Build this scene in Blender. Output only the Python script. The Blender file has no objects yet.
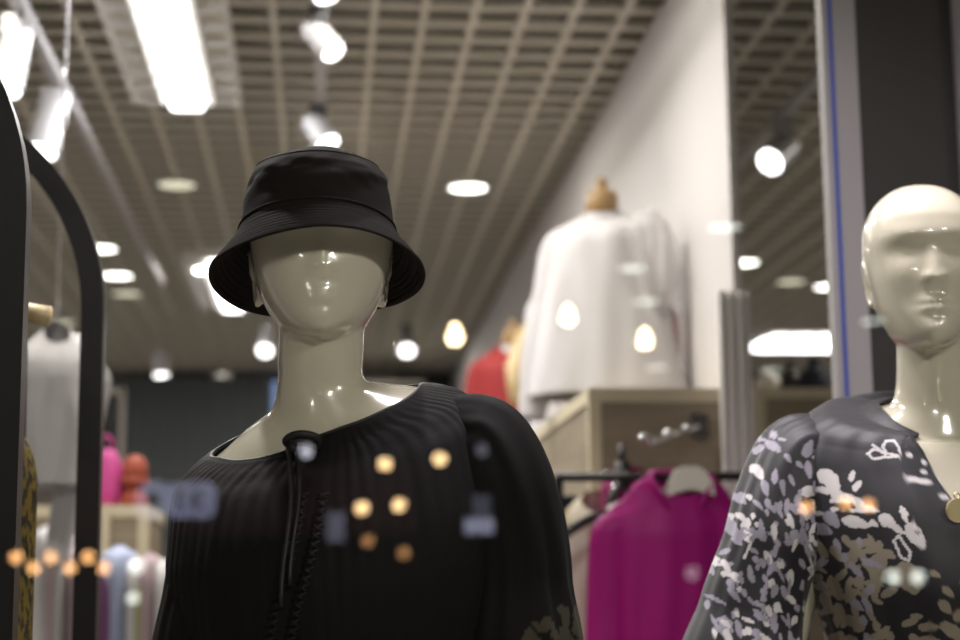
import bpy, math, random
import numpy as np
from mathutils import Vector, Matrix

rnd = random.Random(7)
D2R = math.pi / 180
C = bpy.context.scene.collection
sc = bpy.context.scene

# ------------------------------------------------------------------ camera
F_PX = 1700.0
CAM = np.array([0.0, 0.0, 1.5])
yaw, pitch, roll = 5.35 * D2R, 9.35 * D2R, 0.6 * D2R
fw = np.array([math.sin(yaw) * math.cos(pitch), math.cos(yaw) * math.cos(pitch), math.sin(pitch)])
rt = np.array([math.cos(yaw), -math.sin(yaw), 0.0])
up = np.cross(rt, fw)
rt, up = rt * math.cos(roll) - up * math.sin(roll), up * math.cos(roll) + rt * math.sin(roll)


def ray(u, v):
    return fw + rt * ((u - 480) / F_PX) - up * ((v - 320) / F_PX)


def atY(u, v, y):
    d = ray(u, v)
    return CAM + d * (y / d[1])


def atZ(u, v, z):
    d = ray(u, v)
    return CAM + d * ((z - CAM[2]) / d[2])


GLASS_Y = 1.0


def mirrored(u, v, dist):
    """a place in the mall behind the camera that the window shows in direction (u, v)"""
    p = atY(u, v, dist)
    return np.array([p[0], 2 * GLASS_Y - p[1], p[2]])


cam_d = bpy.data.cameras.new('camera')
cam_d.sensor_width = 36
cam_d.lens = F_PX / 960 * 36
cam_d.clip_start = 0.05
cam_d.clip_end = 100
cam_d.dof.use_dof = True
cam_d.dof.focus_distance = 1.88
cam_d.dof.aperture_fstop = 3.7
cam = bpy.data.objects.new('camera', cam_d)
M = Matrix(((rt[0], up[0], -fw[0]), (rt[1], up[1], -fw[1]), (rt[2], up[2], -fw[2])))
cam.matrix_world = Matrix.Translation(Vector(CAM)) @ M.to_4x4()
C.objects.link(cam)
sc.camera = cam


# --------------------------------------------------------------- materials
def mat(name, col, rough=0.6, metal=0.0, coat=0.0, sheen=0.0, emit=None, estr=0.0, spec=0.5,
        noise=None, bump=None, alpha=1.0, sss=0.0):
    m = bpy.data.materials.new(name)
    m.use_nodes = True
    nt = m.node_tree
    b = nt.nodes['Principled BSDF']
    b.inputs['Base Color'].default_value = (*col, 1)
    b.inputs['Roughness'].default_value = rough
    b.inputs['Metallic'].default_value = metal
    b.inputs['Coat Weight'].default_value = coat
    b.inputs['Coat Roughness'].default_value = 0.04
    b.inputs['Sheen Weight'].default_value = sheen
    b.inputs['Specular IOR Level'].default_value = spec
    b.inputs['Alpha'].default_value = alpha
    if sss:
        b.inputs['Subsurface Weight'].default_value = sss
        b.inputs['Subsurface Scale'].default_value = 0.01
    if emit:
        b.inputs['Emission Color'].default_value = (*emit, 1)
        b.inputs['Emission Strength'].default_value = estr
    tc = None
    if noise or bump:
        tc = nt.nodes.new('ShaderNodeTexCoord')
    if noise:                     # (colour 2, scale xyz, detail)
        c2, sc3, lo, hi = noise
        mp = nt.nodes.new('ShaderNodeMapping')
        mp.inputs['Scale'].default_value = sc3
        n = nt.nodes.new('ShaderNodeTexNoise')
        n.inputs['Scale'].default_value = 1.0
        n.inputs['Detail'].default_value = 4
        r = nt.nodes.new('ShaderNodeValToRGB')
        r.color_ramp.elements[0].position = lo
        r.color_ramp.elements[1].position = hi
        r.color_ramp.elements[0].color = (*col, 1)
        r.color_ramp.elements[1].color = (*c2, 1)
        nt.links.new(tc.outputs['Object'], mp.inputs['Vector'])
        nt.links.new(mp.outputs['Vector'], n.inputs['Vector'])
        nt.links.new(n.outputs['Fac'], r.inputs['Fac'])
        nt.links.new(r.outputs['Color'], b.inputs['Base Color'])
    if bump:                      # (scale xyz, strength, distance)
        sc3, st, di = bump
        mp = nt.nodes.new('ShaderNodeMapping')
        mp.inputs['Scale'].default_value = sc3
        n = nt.nodes.new('ShaderNodeTexNoise')
        n.inputs['Scale'].default_value = 1.0
        n.inputs['Detail'].default_value = 3
        bp = nt.nodes.new('ShaderNodeBump')
        bp.inputs['Strength'].default_value = st
        bp.inputs['Distance'].default_value = di
        nt.links.new(tc.outputs['Object'], mp.inputs['Vector'])
        nt.links.new(mp.outputs['Vector'], n.inputs['Vector'])
        nt.links.new(n.outputs['Fac'], bp.inputs['Height'])
        nt.links.new(bp.outputs['Normal'], b.inputs['Normal'])
    return m


def emis(name, col, s):
    m = bpy.data.materials.new(name)
    m.use_nodes = True
    nt = m.node_tree
    nt.nodes.remove(nt.nodes['Principled BSDF'])
    e = nt.nodes.new('ShaderNodeEmission')
    e.inputs['Color'].default_value = (*col, 1)
    e.inputs['Strength'].default_value = s
    nt.links.new(e.outputs[0], nt.nodes['Material Output'].inputs['Surface'])
    return m


# ------------------------------------------------------------- mesh helpers
class MB:
    def __init__(s):
        s.v, s.f, s.m = [], [], []

    def add(s, verts, faces, mi=0):
        o = len(s.v)
        s.v += [tuple(map(float, p)) for p in verts]
        s.f += [tuple(i + o for i in f) for f in faces]
        s.m += [mi] * len(faces)

    def box(s, lo, hi, mi=0):
        x0, y0, z0 = lo
        x1, y1, z1 = hi
        s.add([(x0, y0, z0), (x1, y0, z0), (x1, y1, z0), (x0, y1, z0), (x0, y0, z1), (x1, y0, z1), (x1, y1, z1), (x0, y1, z1)],
              [(0, 3, 2, 1), (4, 5, 6, 7), (0, 1, 5, 4), (1, 2, 6, 5), (2, 3, 7, 6), (3, 0, 4, 7)], mi)

    def bar(s, p, q, r, n=12, mi=0, r2=None, square=False):
        s.tube([p, q], [r, r if r2 is None else r2], 4 if square else n, mi)

    def tube(s, pts, rad, n=12, mi=0, closed=True, sx=1.0, ph0=0.0):
        pts = [np.array(p, float) for p in pts]
        if not hasattr(rad, '__len__'):
            rad = [rad] * len(pts)
        vs, fs = [], []
        t0 = pts[1] - pts[0]
        ref = np.array([0, 1.0, 0]) if abs(t0[1]) < 0.9 * np.linalg.norm(t0) else np.array([1.0, 0, 0])
        for i, p in enumerate(pts):
            t = pts[min(i + 1, len(pts) - 1)] - pts[max(i - 1, 0)]
            t = t / (np.linalg.norm(t) + 1e-12)
            a = np.cross(ref, t)
            a /= np.linalg.norm(a) + 1e-12
            b = np.cross(t, a)
            for k in range(n):
                ph = 2 * math.pi * k / n + ph0
                vs.append(p + rad[i] * (a * math.cos(ph) * sx + b * math.sin(ph)))
        for i in range(len(pts) - 1):
            for k in range(n):
                fs.append((i * n + k, i * n + (k + 1) % n, (i + 1) * n + (k + 1) % n, (i + 1) * n + k))
        if closed:
            fs.append(tuple(reversed(range(n))))
            fs.append(tuple((len(pts) - 1) * n + k for k in range(n)))
        s.add(vs, fs, mi)

    def lathe(s, prof, c=(0, 0, 0), n=32, mi=0, sy=1.0):
        vs, fs = [], []
        for r, z in prof:
            for k in range(n):
                a = 2 * math.pi * k / n
                vs.append((c[0] + r * math.cos(a), c[1] + r * math.sin(a) * sy, c[2] + z))
        for i in range(len(prof) - 1):
            for k in range(n):
                fs.append((i * n + k, i * n + (k + 1) % n, (i + 1) * n + (k + 1) % n, (i + 1) * n + k))
        fs.append(tuple(reversed(range(n))))
        fs.append(tuple((len(prof) - 1) * n + k for k in range(n)))
        s.add(vs, fs, mi)

    def ball(s, c, r, n=12, mi=0):
        rx, ry, rz = r if hasattr(r, '__len__') else (r, r, r)
        prof = [(math.sin(math.pi * i / n), -math.cos(math.pi * i / n)) for i in range(n + 1)]
        vs, fs = [], []
        m = 2 * n
        for rr, z in prof:
            rr = max(rr, 1e-4)
            for k in range(m):
                a = 2 * math.pi * k / m
                vs.append((c[0] + rx * rr * math.cos(a), c[1] + ry * rr * math.sin(a), c[2] + rz * z))
        for i in range(n):
            for k in range(m):
                fs.append((i * m + k, i * m + (k + 1) % m, (i + 1) * m + (k + 1) % m, (i + 1) * m + k))
        s.add(vs, fs, mi)

    def grid(s, P, wrap=True, mi=0, cap0=False, cap1=False):
        """P: rows x cols x 3"""
        nr, nc = P.shape[:2]
        fs = []
        for i in range(nr - 1):
            for k in range(nc if wrap else nc - 1):
                k2 = (k + 1) % nc
                fs.append((i * nc + k, i * nc + k2, (i + 1) * nc + k2, (i + 1) * nc + k))
        if cap0:
            fs.append(tuple(reversed(range(nc))))
        if cap1:
            fs.append(tuple((nr - 1) * nc + k for k in range(nc)))
        s.add(P.reshape(-1, 3), fs, mi)

    def build(s, name, mats, parent=None, smooth=True):
        me = bpy.data.meshes.new(name)
        me.from_pydata(s.v, [], s.f)
        if not isinstance(mats, (list, tuple)):
            mats = [mats]
        for m in mats:
            me.materials.append(m)
        if len(mats) > 1:
            me.polygons.foreach_set('material_index', s.m)
        if smooth:
            me.polygons.foreach_set('use_smooth', [True] * len(me.polygons))
            if smooth == 'auto':
                me.set_sharp_from_angle(angle=0.7)
        me.update()
        o = bpy.data.objects.new(name, me)
        C.objects.link(o)
        o.parent = parent
        return o


def thing(name, label, cat, loc=(0, 0, 0), rotz=0.0, group=None):
    o = bpy.data.objects.new(name, None)
    C.objects.link(o)
    o.empty_display_size = 0.05
    o.location = loc
    o.rotation_euler = (0, 0, rotz)
    tag(o, label, cat, group)
    return o


def tag(o, label=None, cat=None, group=None, kind=None):
    if label:
        o['label'] = label
    if cat:
        o['category'] = cat
    if group:
        o['group'] = group
    if kind:
        o['kind'] = kind
    return o


def struct(name, mb, m, smooth=False):
    return tag(mb.build(name, m, None, smooth), kind='structure')


def copy_tree(o, parent=None):
    c = o.copy()
    C.objects.link(c)
    c.parent = parent
    for ch in list(o.children):
        copy_tree(ch, c)
    return c


# ------------------------------------------------------- lofted surfaces
def interp(tk, vals, t):
    """Catmull-Rom through the knots"""
    tk = np.asarray(tk, float)
    vals = np.asarray(vals, float)
    sl = np.gradient(vals, tk, axis=0) if len(tk) > 2 else np.repeat((vals[1:] - vals[:-1]) / (tk[1] - tk[0]), 2, 0)
    # limited slopes so that nothing overshoots
    d = (vals[1:] - vals[:-1]) / (tk[1:] - tk[:-1])[:, None]
    m = sl.copy()
    m[1:-1] = np.where(d[1:] * d[:-1] > 0, 2 * d[1:] * d[:-1] / (d[1:] + d[:-1] + 1e-12), 0.0)
    m[0], m[-1] = d[0], d[-1]
    t = np.clip(np.asarray(t, float), tk[0], tk[-1])
    i = np.clip(np.searchsorted(tk, t, side='right') - 1, 0, len(tk) - 2)
    h = (tk[i + 1] - tk[i])
    u = (t - tk[i]) / h
    h = h[..., None]
    u = u[..., None]
    return (vals[i] * (2 * u**3 - 3 * u**2 + 1) + m[i] * h * (u**3 - 2 * u**2 + u)
            + vals[i + 1] * (-2 * u**3 + 3 * u**2) + m[i + 1] * h * (u**3 - u**2))


def body_point(table, phi, t):
    """table rows: t cx cy cz a f b roll dip ; phi 0 = front (-Y), +90 deg = +X"""
    T = np.asarray(table, float)
    r = interp(T[:, 0], T[:, 1:], t)
    cx, cy, cz, a, f, b, ro, dip = [r[..., k] for k in range(8)]
    c, s = np.cos(phi), np.sin(phi)
    x = a * s
    y = -np.where(c > 0, f, b) * c
    z = -dip * c
    ro = ro * D2R
    x, z = x * np.cos(ro) - z * np.sin(ro), x * np.sin(ro) + z * np.cos(ro)
    return np.stack([cx + x, cy + y, cz + z], -1)


def normals_of(P, wrap=True):
    du = np.gradient(P, axis=0)
    if wrap:
        dv = (np.roll(P, -1, 1) - np.roll(P, 1, 1))
    else:
        dv = np.gradient(P, axis=1)
    n = np.cross(dv, du)
    return n / (np.linalg.norm(n, axis=-1, keepdims=True) + 1e-12)


def folds(phi, t, seed, ks=(7, 11, 17, 26), amps=(1, .8, .6, .4), drift=2.0):
    r = np.random.RandomState(seed)
    out = 0
    for k, a in zip(ks, amps):
        p1, p2, p3 = r.rand(3) * 6.28
        ph = k * phi + p1 + drift * np.sin(3.1 * t + p2) + drift * 0.4 * np.sin(2 * phi + p3)
        w = 0.55 + 0.45 * np.sin((1 + k % 3) * phi + 5 * t + p3)
        out = out + a * w * np.sin(ph)
    return out / sum(amps)


def open_shell(P, thick):
    """cloth with thickness: outer grid then inner grid, rims closed. P rows x cols x 3, wrapped"""
    n = normals_of(P)
    return np.concatenate([P, (P - n * thick)[::-1]], 0)


# =============================================================== MATERIALS
MAT = {}
MAT['skin'] = mat('glossy_cream_lacquer', (0.62, 0.575, 0.455), 0.22, coat=1.0, spec=0.6)
MAT['hat'] = mat('black_cotton_twill', (0.0115, 0.0088, 0.0080), 0.9, sheen=0.0, spec=0.12,
                 bump=((900, 900, 900), 0.35, 0.0006))
MAT['blouse'] = mat('black_crinkle_fabric', (0.0050, 0.0043, 0.0040), 0.75, sheen=0.02, spec=0.12,
                    bump=((500, 500, 90), 0.4, 0.0012))
MAT['blouse_dark'] = mat('black_cord', (0.006, 0.006, 0.006), 0.5, spec=0.35)
MAT['bead'] = mat('black_stitching', (0.003, 0.003, 0.003), 0.6, spec=0.2)
MAT['black_metal'] = mat('black_powder_coat', (0.009, 0.008, 0.008), 0.4, spec=0.4)
MAT['chrome'] = mat('polished_chrome', (0.8, 0.8, 0.83), 0.08, metal=1.0)
MAT['gold'] = mat('polished_gold', (0.85, 0.72, 0.42), 0.35, metal=1.0)
MAT['white_paint'] = mat('white_paint', (0.32, 0.30, 0.30), 0.6)
MAT['wall'] = mat('wall_paint', (0.60, 0.575, 0.575), 0.7, bump=((30, 30, 30), 0.05, 0.002))
MAT['taupe'] = mat('taupe_wall_paint', (0.25, 0.225, 0.20), 0.7)
MAT['plenum'] = mat('plenum_paint', (0.20, 0.185, 0.155), 0.9)
MAT['blade'] = mat('ceiling_blade_paint', (0.62, 0.59, 0.51), 0.5)
MAT['floor'] = mat('pale_floor_tile', (0.45, 0.43, 0.40), 0.3, noise=((0.38, 0.36, 0.33), (3, 3, 3), .4, .6))
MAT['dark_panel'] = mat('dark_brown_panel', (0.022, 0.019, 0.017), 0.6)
MAT['blue'] = mat('blue_tape', (0.03, 0.055, 0.33), 0.5)
MAT['wood'] = mat('greige_oak_laminate', (0.31, 0.26, 0.185), 0.55, noise=((0.25, 0.205, 0.145), (3, 3, 40), .35, .65))
MAT['wood_edge'] = mat('pale_wood_edge', (0.62, 0.55, 0.40), 0.5)
MAT['hanger_wood'] = mat('beech_wood', (0.55, 0.43, 0.24), 0.45, noise=((0.45, 0.33, 0.17), (10, 60, 60), .4, .6))
MAT['cap_wood'] = mat('brown_turned_wood', (0.28, 0.17, 0.07), 0.45)
MAT['lamp_white'] = mat('white_lamp_metal', (0.42, 0.41, 0.42), 0.35)
MAT['lamp_black'] = mat('black_lamp_joint', (0.02, 0.02, 0.022), 0.4)
MAT['lamp_on'] = emis('lamp_lens_lit', (1.0, 0.97, 0.95), 5.0)
MAT['down_on'] = emis('downlight_lens_lit', (1.0, 0.99, 0.90), 6.0)
MAT['down_dim'] = emis('downlight_lens_dim', (1.0, 0.95, 0.70), 0.9)
MAT['tube_on'] = emis('fluorescent_lens_lit', (1.0, 0.99, 0.99), 6.0)
MAT['louvre'] = mat('white_louvre', (0.8, 0.79, 0.77), 0.4)
MAT['magenta'] = mat('magenta_satin', (0.30, 0.003, 0.145), 0.5, spec=.25)
MAT['magenta2'] = mat('deep_pink_knit', (0.26, 0.005, 0.10), 0.7)
MAT['white_cloth'] = mat('white_cotton', (0.56, 0.545, 0.56), 0.8, sheen=0.2)
MAT['cream_cloth'] = mat('cream_striped_cloth', (0.74, 0.68, 0.55), 0.8, noise=((0.36, 0.26, 0.13), (26, 26, 2), .45, .6))
MAT['red_cloth'] = mat('red_cloth', (0.25, 0.012, 0.013), 0.75)
MAT['navy_cloth'] = mat('navy_cloth', (0.02, 0.022, 0.04), 0.8)
MAT['print_cloth'] = mat('white_cloth_with_grey_print', (0.62, 0.60, 0.63), 0.8, noise=((0.05, 0.06, 0.10), (14, 14, 9), .52, .60))
MAT['yellow_print'] = mat('yellow_and_black_print', (0.018, 0.014, 0.006), 0.6, noise=((0.17, 0.115, 0.012), (260, 260, 60), .46, .54))
MAT['curtain'] = mat('slate_curtain', (0.17, 0.19, 0.20), 0.9)
MAT['pink'] = mat('bright_pink_cloth', (0.42, 0.035, 0.20), 0.6)
MAT['orange'] = mat('burnt_orange_felt', (0.28, 0.05, 0.022), 0.7)
MAT['pale_blue'] = mat('pale_blue_cloth', (0.42, 0.48, 0.68), 0.8)
MAT['lilac'] = mat('purple_cloth', (0.22, 0.09, 0.22), 0.8)
MAT['olive'] = mat('olive_cloth', (0.38, 0.37, 0.20), 0.8)
MAT['mauve'] = mat('mauve_cloth', (0.40, 0.30, 0.32), 0.8)
MAT['pale_pink'] = mat('pale_pink_cloth', (0.62, 0.45, 0.48), 0.8)
MAT['orange_plastic'] = mat('orange_rubber', (0.75, 0.25, 0.02), 0.5)
MAT['plastic_white'] = mat('pearl_white_plastic', (0.72, 0.68, 0.60), 0.25)

# =============================================================== THE ROOM
H = 1.8
ZC = 1.5 + H                    # underside of the open grid ceiling
LX, RX, BY = -3.2, 6.0, 13.6
CELL = 0.1565
b = MB()
b.box((-9, -14, -0.1), (9, BY + .3, 0))
struct('floor', b, MAT['floor'])

b = MB()
b.box((LX - .2, 1.15, ZC + .13), (RX + .2, BY + .3, ZC + .27), 0)
x0 = atZ(272, 2, ZC)[0] - CELL * 40
k = 0
while True:
    x = x0 + k * CELL
    if x > RX:
        break
    if x > LX:
        b.box((x - .011, 1.15, ZC), (x + .011, BY, ZC + .022), 1)
    k += 1
y = 1.25
while y < BY:
    b.box((LX, y - .017, ZC + .002), (RX, y + .017, ZC + .020), 1)
    y += CELL
struct('ceiling', b, [MAT['plenum'], MAT['blade']])

WX = 1.035                       # white partition wall
b = MB()
WY = float(4.0)
for _ in range(30):
    WY = WY * WX / atY(727, 100, WY)[0]
b.box((WX, WY, 0), (WX + .022, BY, ZC))
struct('wall_right', b, MAT['wall'])
b = MB()
b.box((LX - .15, 1.1, 0), (LX, BY, ZC + .2))
struct('wall_left', b, MAT['wall'])
b = MB()
b.box((RX, 1.1, 0), (RX + .15, BY, ZC + .2))
struct('wall_far_right', b, MAT['wall'])
b = MB()
b.box((LX - .15, BY, 0), (RX + .15, BY + .15, ZC + .2))
struct('wall_back', b, MAT['taupe'])

# dark doorway in the back wall, beside the partition
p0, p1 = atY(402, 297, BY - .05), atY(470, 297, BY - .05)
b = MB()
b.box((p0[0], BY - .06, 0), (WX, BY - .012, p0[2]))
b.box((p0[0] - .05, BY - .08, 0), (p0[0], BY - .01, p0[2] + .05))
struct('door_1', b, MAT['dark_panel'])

# window front: white post with a blue strip, dark panel and pale trim right of it
PY = 3.0
xa = atY(825, 100, PY)[0]
xb = atY(859, 100, PY)[0]
xc = atY(955, 20, PY)[0]
b = MB()
b.box((xa, PY, 0), (xb, PY + .035, ZC))
struct('trim_1', b, MAT['white_paint'])
s0, s1 = atY(831.2, 100, PY)[0], atY(835.2, 100, PY)[0]
b = MB()
b.box((s0, PY - .003, 0), (s1, PY, ZC))
struct('trim_2', b, [MAT['blue']])
b = MB()
b.box((xb, PY + .02, 0), (xc, PY + .09, ZC))
struct('wall_panel', b, MAT['dark_panel'])
b = MB()
b.box((xc, PY - .10, 0), (xc + .3, PY + .05, ZC))
struct('trim_3', b, MAT['white_paint'])

# the shop window
g = bpy.data.materials.new('shop_window_glass')
g.use_nodes = True
nt = g.node_tree
nt.nodes.remove(nt.nodes['Principled BSDF'])
tr = nt.nodes.new('ShaderNodeBsdfTransparent')
tr.inputs[0].default_value = (0.98, 0.98, 0.97, 1)
gl = nt.nodes.new('ShaderNodeBsdfGlossy')
gl.inputs['Roughness'].default_value = 0.0
gl.inputs['Color'].default_value = (1, 1, 1, 1)
mx = nt.nodes.new('ShaderNodeMixShader')
mx.inputs[0].default_value = 0.13
nt.links.new(tr.outputs[0], mx.inputs[1])
nt.links.new(gl.outputs[0], mx.inputs[2])
nt.links.new(mx.outputs[0], nt.nodes['Material Output'].inputs['Surface'])
b = MB()
b.add([(-2.6, GLASS_Y, .1), (3.0, GLASS_Y, .1), (3.0, GLASS_Y, 3.3), (-2.6, GLASS_Y, 3.3)], [(0, 1, 2, 3)])
struct('window_1', b, g)
b = MB()
b.box((-3.4, GLASS_Y - .03, 0), (6.2, GLASS_Y + .03, .1))
struct('trim_4', b, MAT['dark_panel'])
b = MB()
b.box((-3.4, GLASS_Y - .03, 3.3), (6.2, GLASS_Y + .15, 3.75))
struct('trim_5', b, MAT['dark_panel'])
# raised display floor behind the window
b = MB()
b.box((-2.6, GLASS_Y + .08, 0), (3.0, 2.75, .18))
struct('floor_platform', b, MAT['white_paint'])

# the mall behind the camera
b = MB()
b.box((-9, -14, 3.42), (9, GLASS_Y - .03, 3.6))
struct('ceiling_mall', b, mat('dark_mall_ceiling', (0.03, 0.028, 0.027), .8))
b = MB()
b.box((-9, -14.2, 0), (9, -14, 3.6))
struct('wall_mall', b, mat('dark_mall_wall', (0.02, 0.018, 0.018), .8))


# =============================================================== LIGHTS
def alight(name, loc, size, power, col=(1, .97, .93), tgt=None, spread=180, sy=None):
    l = bpy.data.lights.new(name, 'AREA')
    l.shape = 'DISK' if sy is None else 'RECTANGLE'
    l.size = size
    if sy:
        l.size_y = sy
    l.energy = power
    l.color = col
    l.spread = spread * D2R
    o = bpy.data.objects.new(name, l)
    o.location = loc
    if tgt is not None:
        d = Vector(tgt) - Vector(loc)
        o.rotation_euler = d.to_track_quat('-Z', 'Y').to_euler()
    C.objects.link(o)
    return o


WARM = (1.0, 0.95, 0.86)
COOL = (0.98, 0.97, 1.0)


# recessed round downlights
def make_downlight(label, on):
    t = thing('ceiling_downlight', label, 'ceiling light')
    r = .082
    m = MB()
    m.lathe([(r + .016, 0), (r + .016, -.006), (r + .004, -.008), (r, -.002), (r, .03), (r + .016, .03)], n=28)
    m.build('rim', MAT['lamp_white'], t)
    m = MB()
    m.lathe([(r, .002), (r, -.004), (r * .6, -.005)], n=28)
    m.build('lens', MAT['down_on' if on else 'down_dim'], t)
    return t


dl_on = make_downlight('round white downlight shining in the grid ceiling, right above the bucket hat', True)
dl_dim = make_downlight('dim round yellowish downlight in the grid ceiling, left of the bucket hat', False)
spots = [  # u v on label light
    (468, 187, 1, None, 1), (177, 184, 0, None, 0),
    (100, 248, 1, 'round white downlight left of the pair beside the black arch', 0),
    (117, 275, 1, 'round white downlight just right of the black arch, lower of the pair', 0),
    (127, 293, 0, 'faint downlight below the bright pair beside the black arch', 0),
    (223, 375, 1, 'round white downlight low over the slate curtain', 0),
    (78, 338, 1, 'small round downlight seen between the black arch bars', 0),
    (743, 262, 1, 'round downlight between white wall and post, brighter of the pair', 0),
    (791, 281, 0, 'dim round downlight in the strip between white wall and post', 0),
    (829, 286, 1, 'round downlight half hidden by the white post', 0),
    (62, 322, 0, 'faint downlight low behind the black arch bars', 0),
]
fi = {1: True, 0: True}
for u, v, on, lab, li in spots:
    src = dl_on if on else dl_dim
    if fi[on]:
        o = src
        fi[on] = False
    else:
        o = copy_tree(src)
    p = atZ(u, v, ZC)
    o.location = (p[0], p[1], ZC)
    if lab:
        o['label'] = lab
    o['group'] = 'round downlights in the grid ceiling'
# light of the downlight rows (seen and unseen)
for (x, y, e) in [(0.2, 4.3, 20), (-.9, 4.3, 26), (.1, 6.4, 26), (-1.9, 6.6, 26), (3.0, 5.8, 34), (2.6, 9.0, 30), (-.6, 9.2, 26),
                  (.2, 11.8, 22), (-2.3, 10.4, 24), (4.6, 11, 30)]:
    alight('downlight_and_fill_glow', (x, y, ZC - .012), .17, e, WARM)

# fluorescent panels: white louvre tray with a bright tube lens


def panel_light(label, x, y0, y1, w=.058, tray=.19, along='y'):
    yc = (y0 + y1) / 2
    L = y1 - y0
    t = thing('ceiling_light', label, 'ceiling light', (x, yc, ZC), 0 if along == 'y' else math.pi / 2,
              'fluorescent tray lights in the ceiling')
    m = MB()
    m.box((-tray, -L / 2 - .02, .012), (tray, L / 2 + .02, .03))
    n = int(L / CELL)
    for k in range(n + 1):
        yy = -L / 2 + k * L / n
        m.box((-tray, yy - .006, -.022), (tray, yy + .006, .012))
    for xx in (-tray, -tray / 2, tray / 2, tray):
        m.box((xx - .006, -L / 2, -.022), (xx + .006, L / 2, .012))
    m.build('louvre_tray', MAT['louvre'], t, False)
    m = MB()
    prof = []
    rr = w * .45
    pts = []
    for (cx, cy, a0) in ((w - rr, L / 2 - rr, 0), (-w + rr, L / 2 - rr, 90), (-w + rr, -L / 2 + rr, 180), (w - rr, -L / 2 + rr, 270)):
        for q in range(6):
            a = (a0 + q * 18) * D2R
            pts.append((cx + rr * math.cos(a), cy + rr * math.sin(a)))
    N = len(pts)
    m.add([(px, py, -.045) for px, py in pts] + [(px, py, -.01) for px, py in pts],
          [tuple(range(N - 1, -1, -1)), tuple(range(N, 2 * N))] + [(i, (i + 1) % N, N + (i + 1) % N, N + i) for i in range(N)])
    m.build('tube_lens', MAT['tube_on'], t, False)
    return t


pe = atZ(188, 111, ZC - .045)
panel_light('bright fluorescent tray light at the top left of the ceiling', pe[0], pe[1] - 1.5, pe[1])
alight('fluorescent_glow', (pe[0], pe[1] - .75, ZC - .06), .2, 25, COOL, sy=1.4)
pf = atZ(233, 312, ZC - .045)
panel_light('fluorescent tray light farther back, half hidden by the hat brim', pf[0], pf[1] - 1.5, pf[1])
q0, q1 = atZ(757, 346, ZC - .045), atZ(850, 346, ZC - .045)
tl = panel_light('long fluorescent light lying across, between white wall and post', 0, -(q1[0] - q0[0]) / 2, (q1[0] - q0[0]) / 2, w=.26, tray=.45)
tl.location = ((q0[0] + q1[0]) / 2, q0[1], ZC)
tl.rotation_euler = (0, 0, math.pi / 2)

# shop-window spots over the mannequins (behind the fascia, out of the picture)
alight('display_spot_glow', (0.60, 2.02, 3.2), .45, 15, (1, .93, 1.0), tgt=(.72, 2.12, 1.9), spread=110)
alight('display_spot_glow', (-0.55, 2.5, 3.2), .10, 9, (1, .98, .97), tgt=(-.05, 1.9, 1.7), spread=110)
alight('display_spot_glow', (0.15, 2.30, 3.2), .08, 5, (1, .97, .97), tgt=(.0, 1.8, 1.7), spread=110)

alight('downlight_and_fill_glow', (-.85, 2.9, ZC - .012), .17, 16, WARM)  # added fill without a fixture, brightens the white blouse at the left
alight('mall_glow', (.6, -1.6, 3.38), .5, 60, (1, .97, .86))
alight('mall_glow', (1.9, -.9, 3.38), .5, 60, (1, .97, .88))
alight('mall_glow', (-2.4, -2.6, 3.38), .5, 30, (1, .97, .86))


# ------------------------------------------------ track lights
def track(label, x, y0, y1):
    t = thing('lighting_track', label, 'lighting track', (x, y0, ZC), 0)
    m = MB()
    m.box((-.018, 0, -.14), (.018, y1 - y0, -.105))
    m.build('rail', MAT['lamp_white'], t, False)
    k = 0.3
    while k < y1 - y0:
        m = MB()
        m.bar((0, k, -.106), (0, k, 0), .006)
        m.build('suspension_rod', MAT['lamp_white'], t)
        k += 1.6
    return t


def track_spot(label, p, d, r=.045, L=.15, joint='lamp_black', group='track spot lamps'):
    """p = centre of the lit lens, d = where it points"""
    d = np.array(d, float)
    d /= np.linalg.norm(d)
    p = np.array(p, float)
    t = thing('track_spotlight', label, 'spotlight', tuple(p), 0, group)
    top = -d * L
    m = MB()
    m.tube([-d * L * 1.0, -d * L * .97, -d * L * .5, d * .0, d * .006], [r * .80, r * .97, r, r * 1.02, r * 1.02], 26)
    m.build('housing', MAT['lamp_white'], t, 'auto')
    m = MB()
    m.tube([d * .005, d * .011], [r * .93, r * .9], 26)
    m.build('lens', MAT['lamp_on'], t)
    zt = (ZC - .14) - p[2]
    m = MB()
    a = -d * L * .62
    m.bar((a[0], a[1], a[2]), (a[0], a[1], max(zt - .03, a[2] + .03)), .010)
    m.box((a[0] - .028, a[1] - .028, max(zt - .055, a[2] + .02)), (a[0] + .028, a[1] + .028, max(zt, a[2] + .07)))
    m.build('bracket', MAT[joint], t, False)
    return t


ta = atZ(22, 2, ZC - .12)
track('white lighting track running back at the far left of the ceiling', atZ(48, 60, ZC - .12)[0], 2.4, 9)
tb = atZ(321, 3, ZC - .12)
track('white lighting track over the bucket hat', tb[0], 2.4, 9.5)
track('white lighting track above the strip between wall and post', atZ(800, 95, ZC - .12)[0], 2.9, 9)
track_spot('large white cylinder spot at the top left corner, nearest the camera', atZ(6, 88, ZC - .36), (-.10, -.25, -1), .044, .20, 'lamp_white')
track_spot('large white cylinder spot beside the black arch, right of the corner one', atZ(42, 150, ZC - .36), (-.14, -.3, -1), .052, .22, 'lamp_white')
track_spot('white spot lamp with black joint hanging above the hat, upper one', atZ(332, 50, ZC - .27), (.55, -.35, -.8), .036, .11)
track_spot('white spot lamp with black joint just above the hat crown, lower one', atZ(327, 142, ZC - .27), (.45, -.35, -.8), .042, .11)
track_spot('white spot lamp cut by the top edge above the hat', atZ(326, -6, ZC - .27), (.3, -.2, -1), .035, .1)
track_spot('tilted white spot lamp in the strip between wall and post', atZ(771, 161, ZC - .30), (-.75, -.6, -.7), .050, .13, 'lamp_white')
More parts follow.
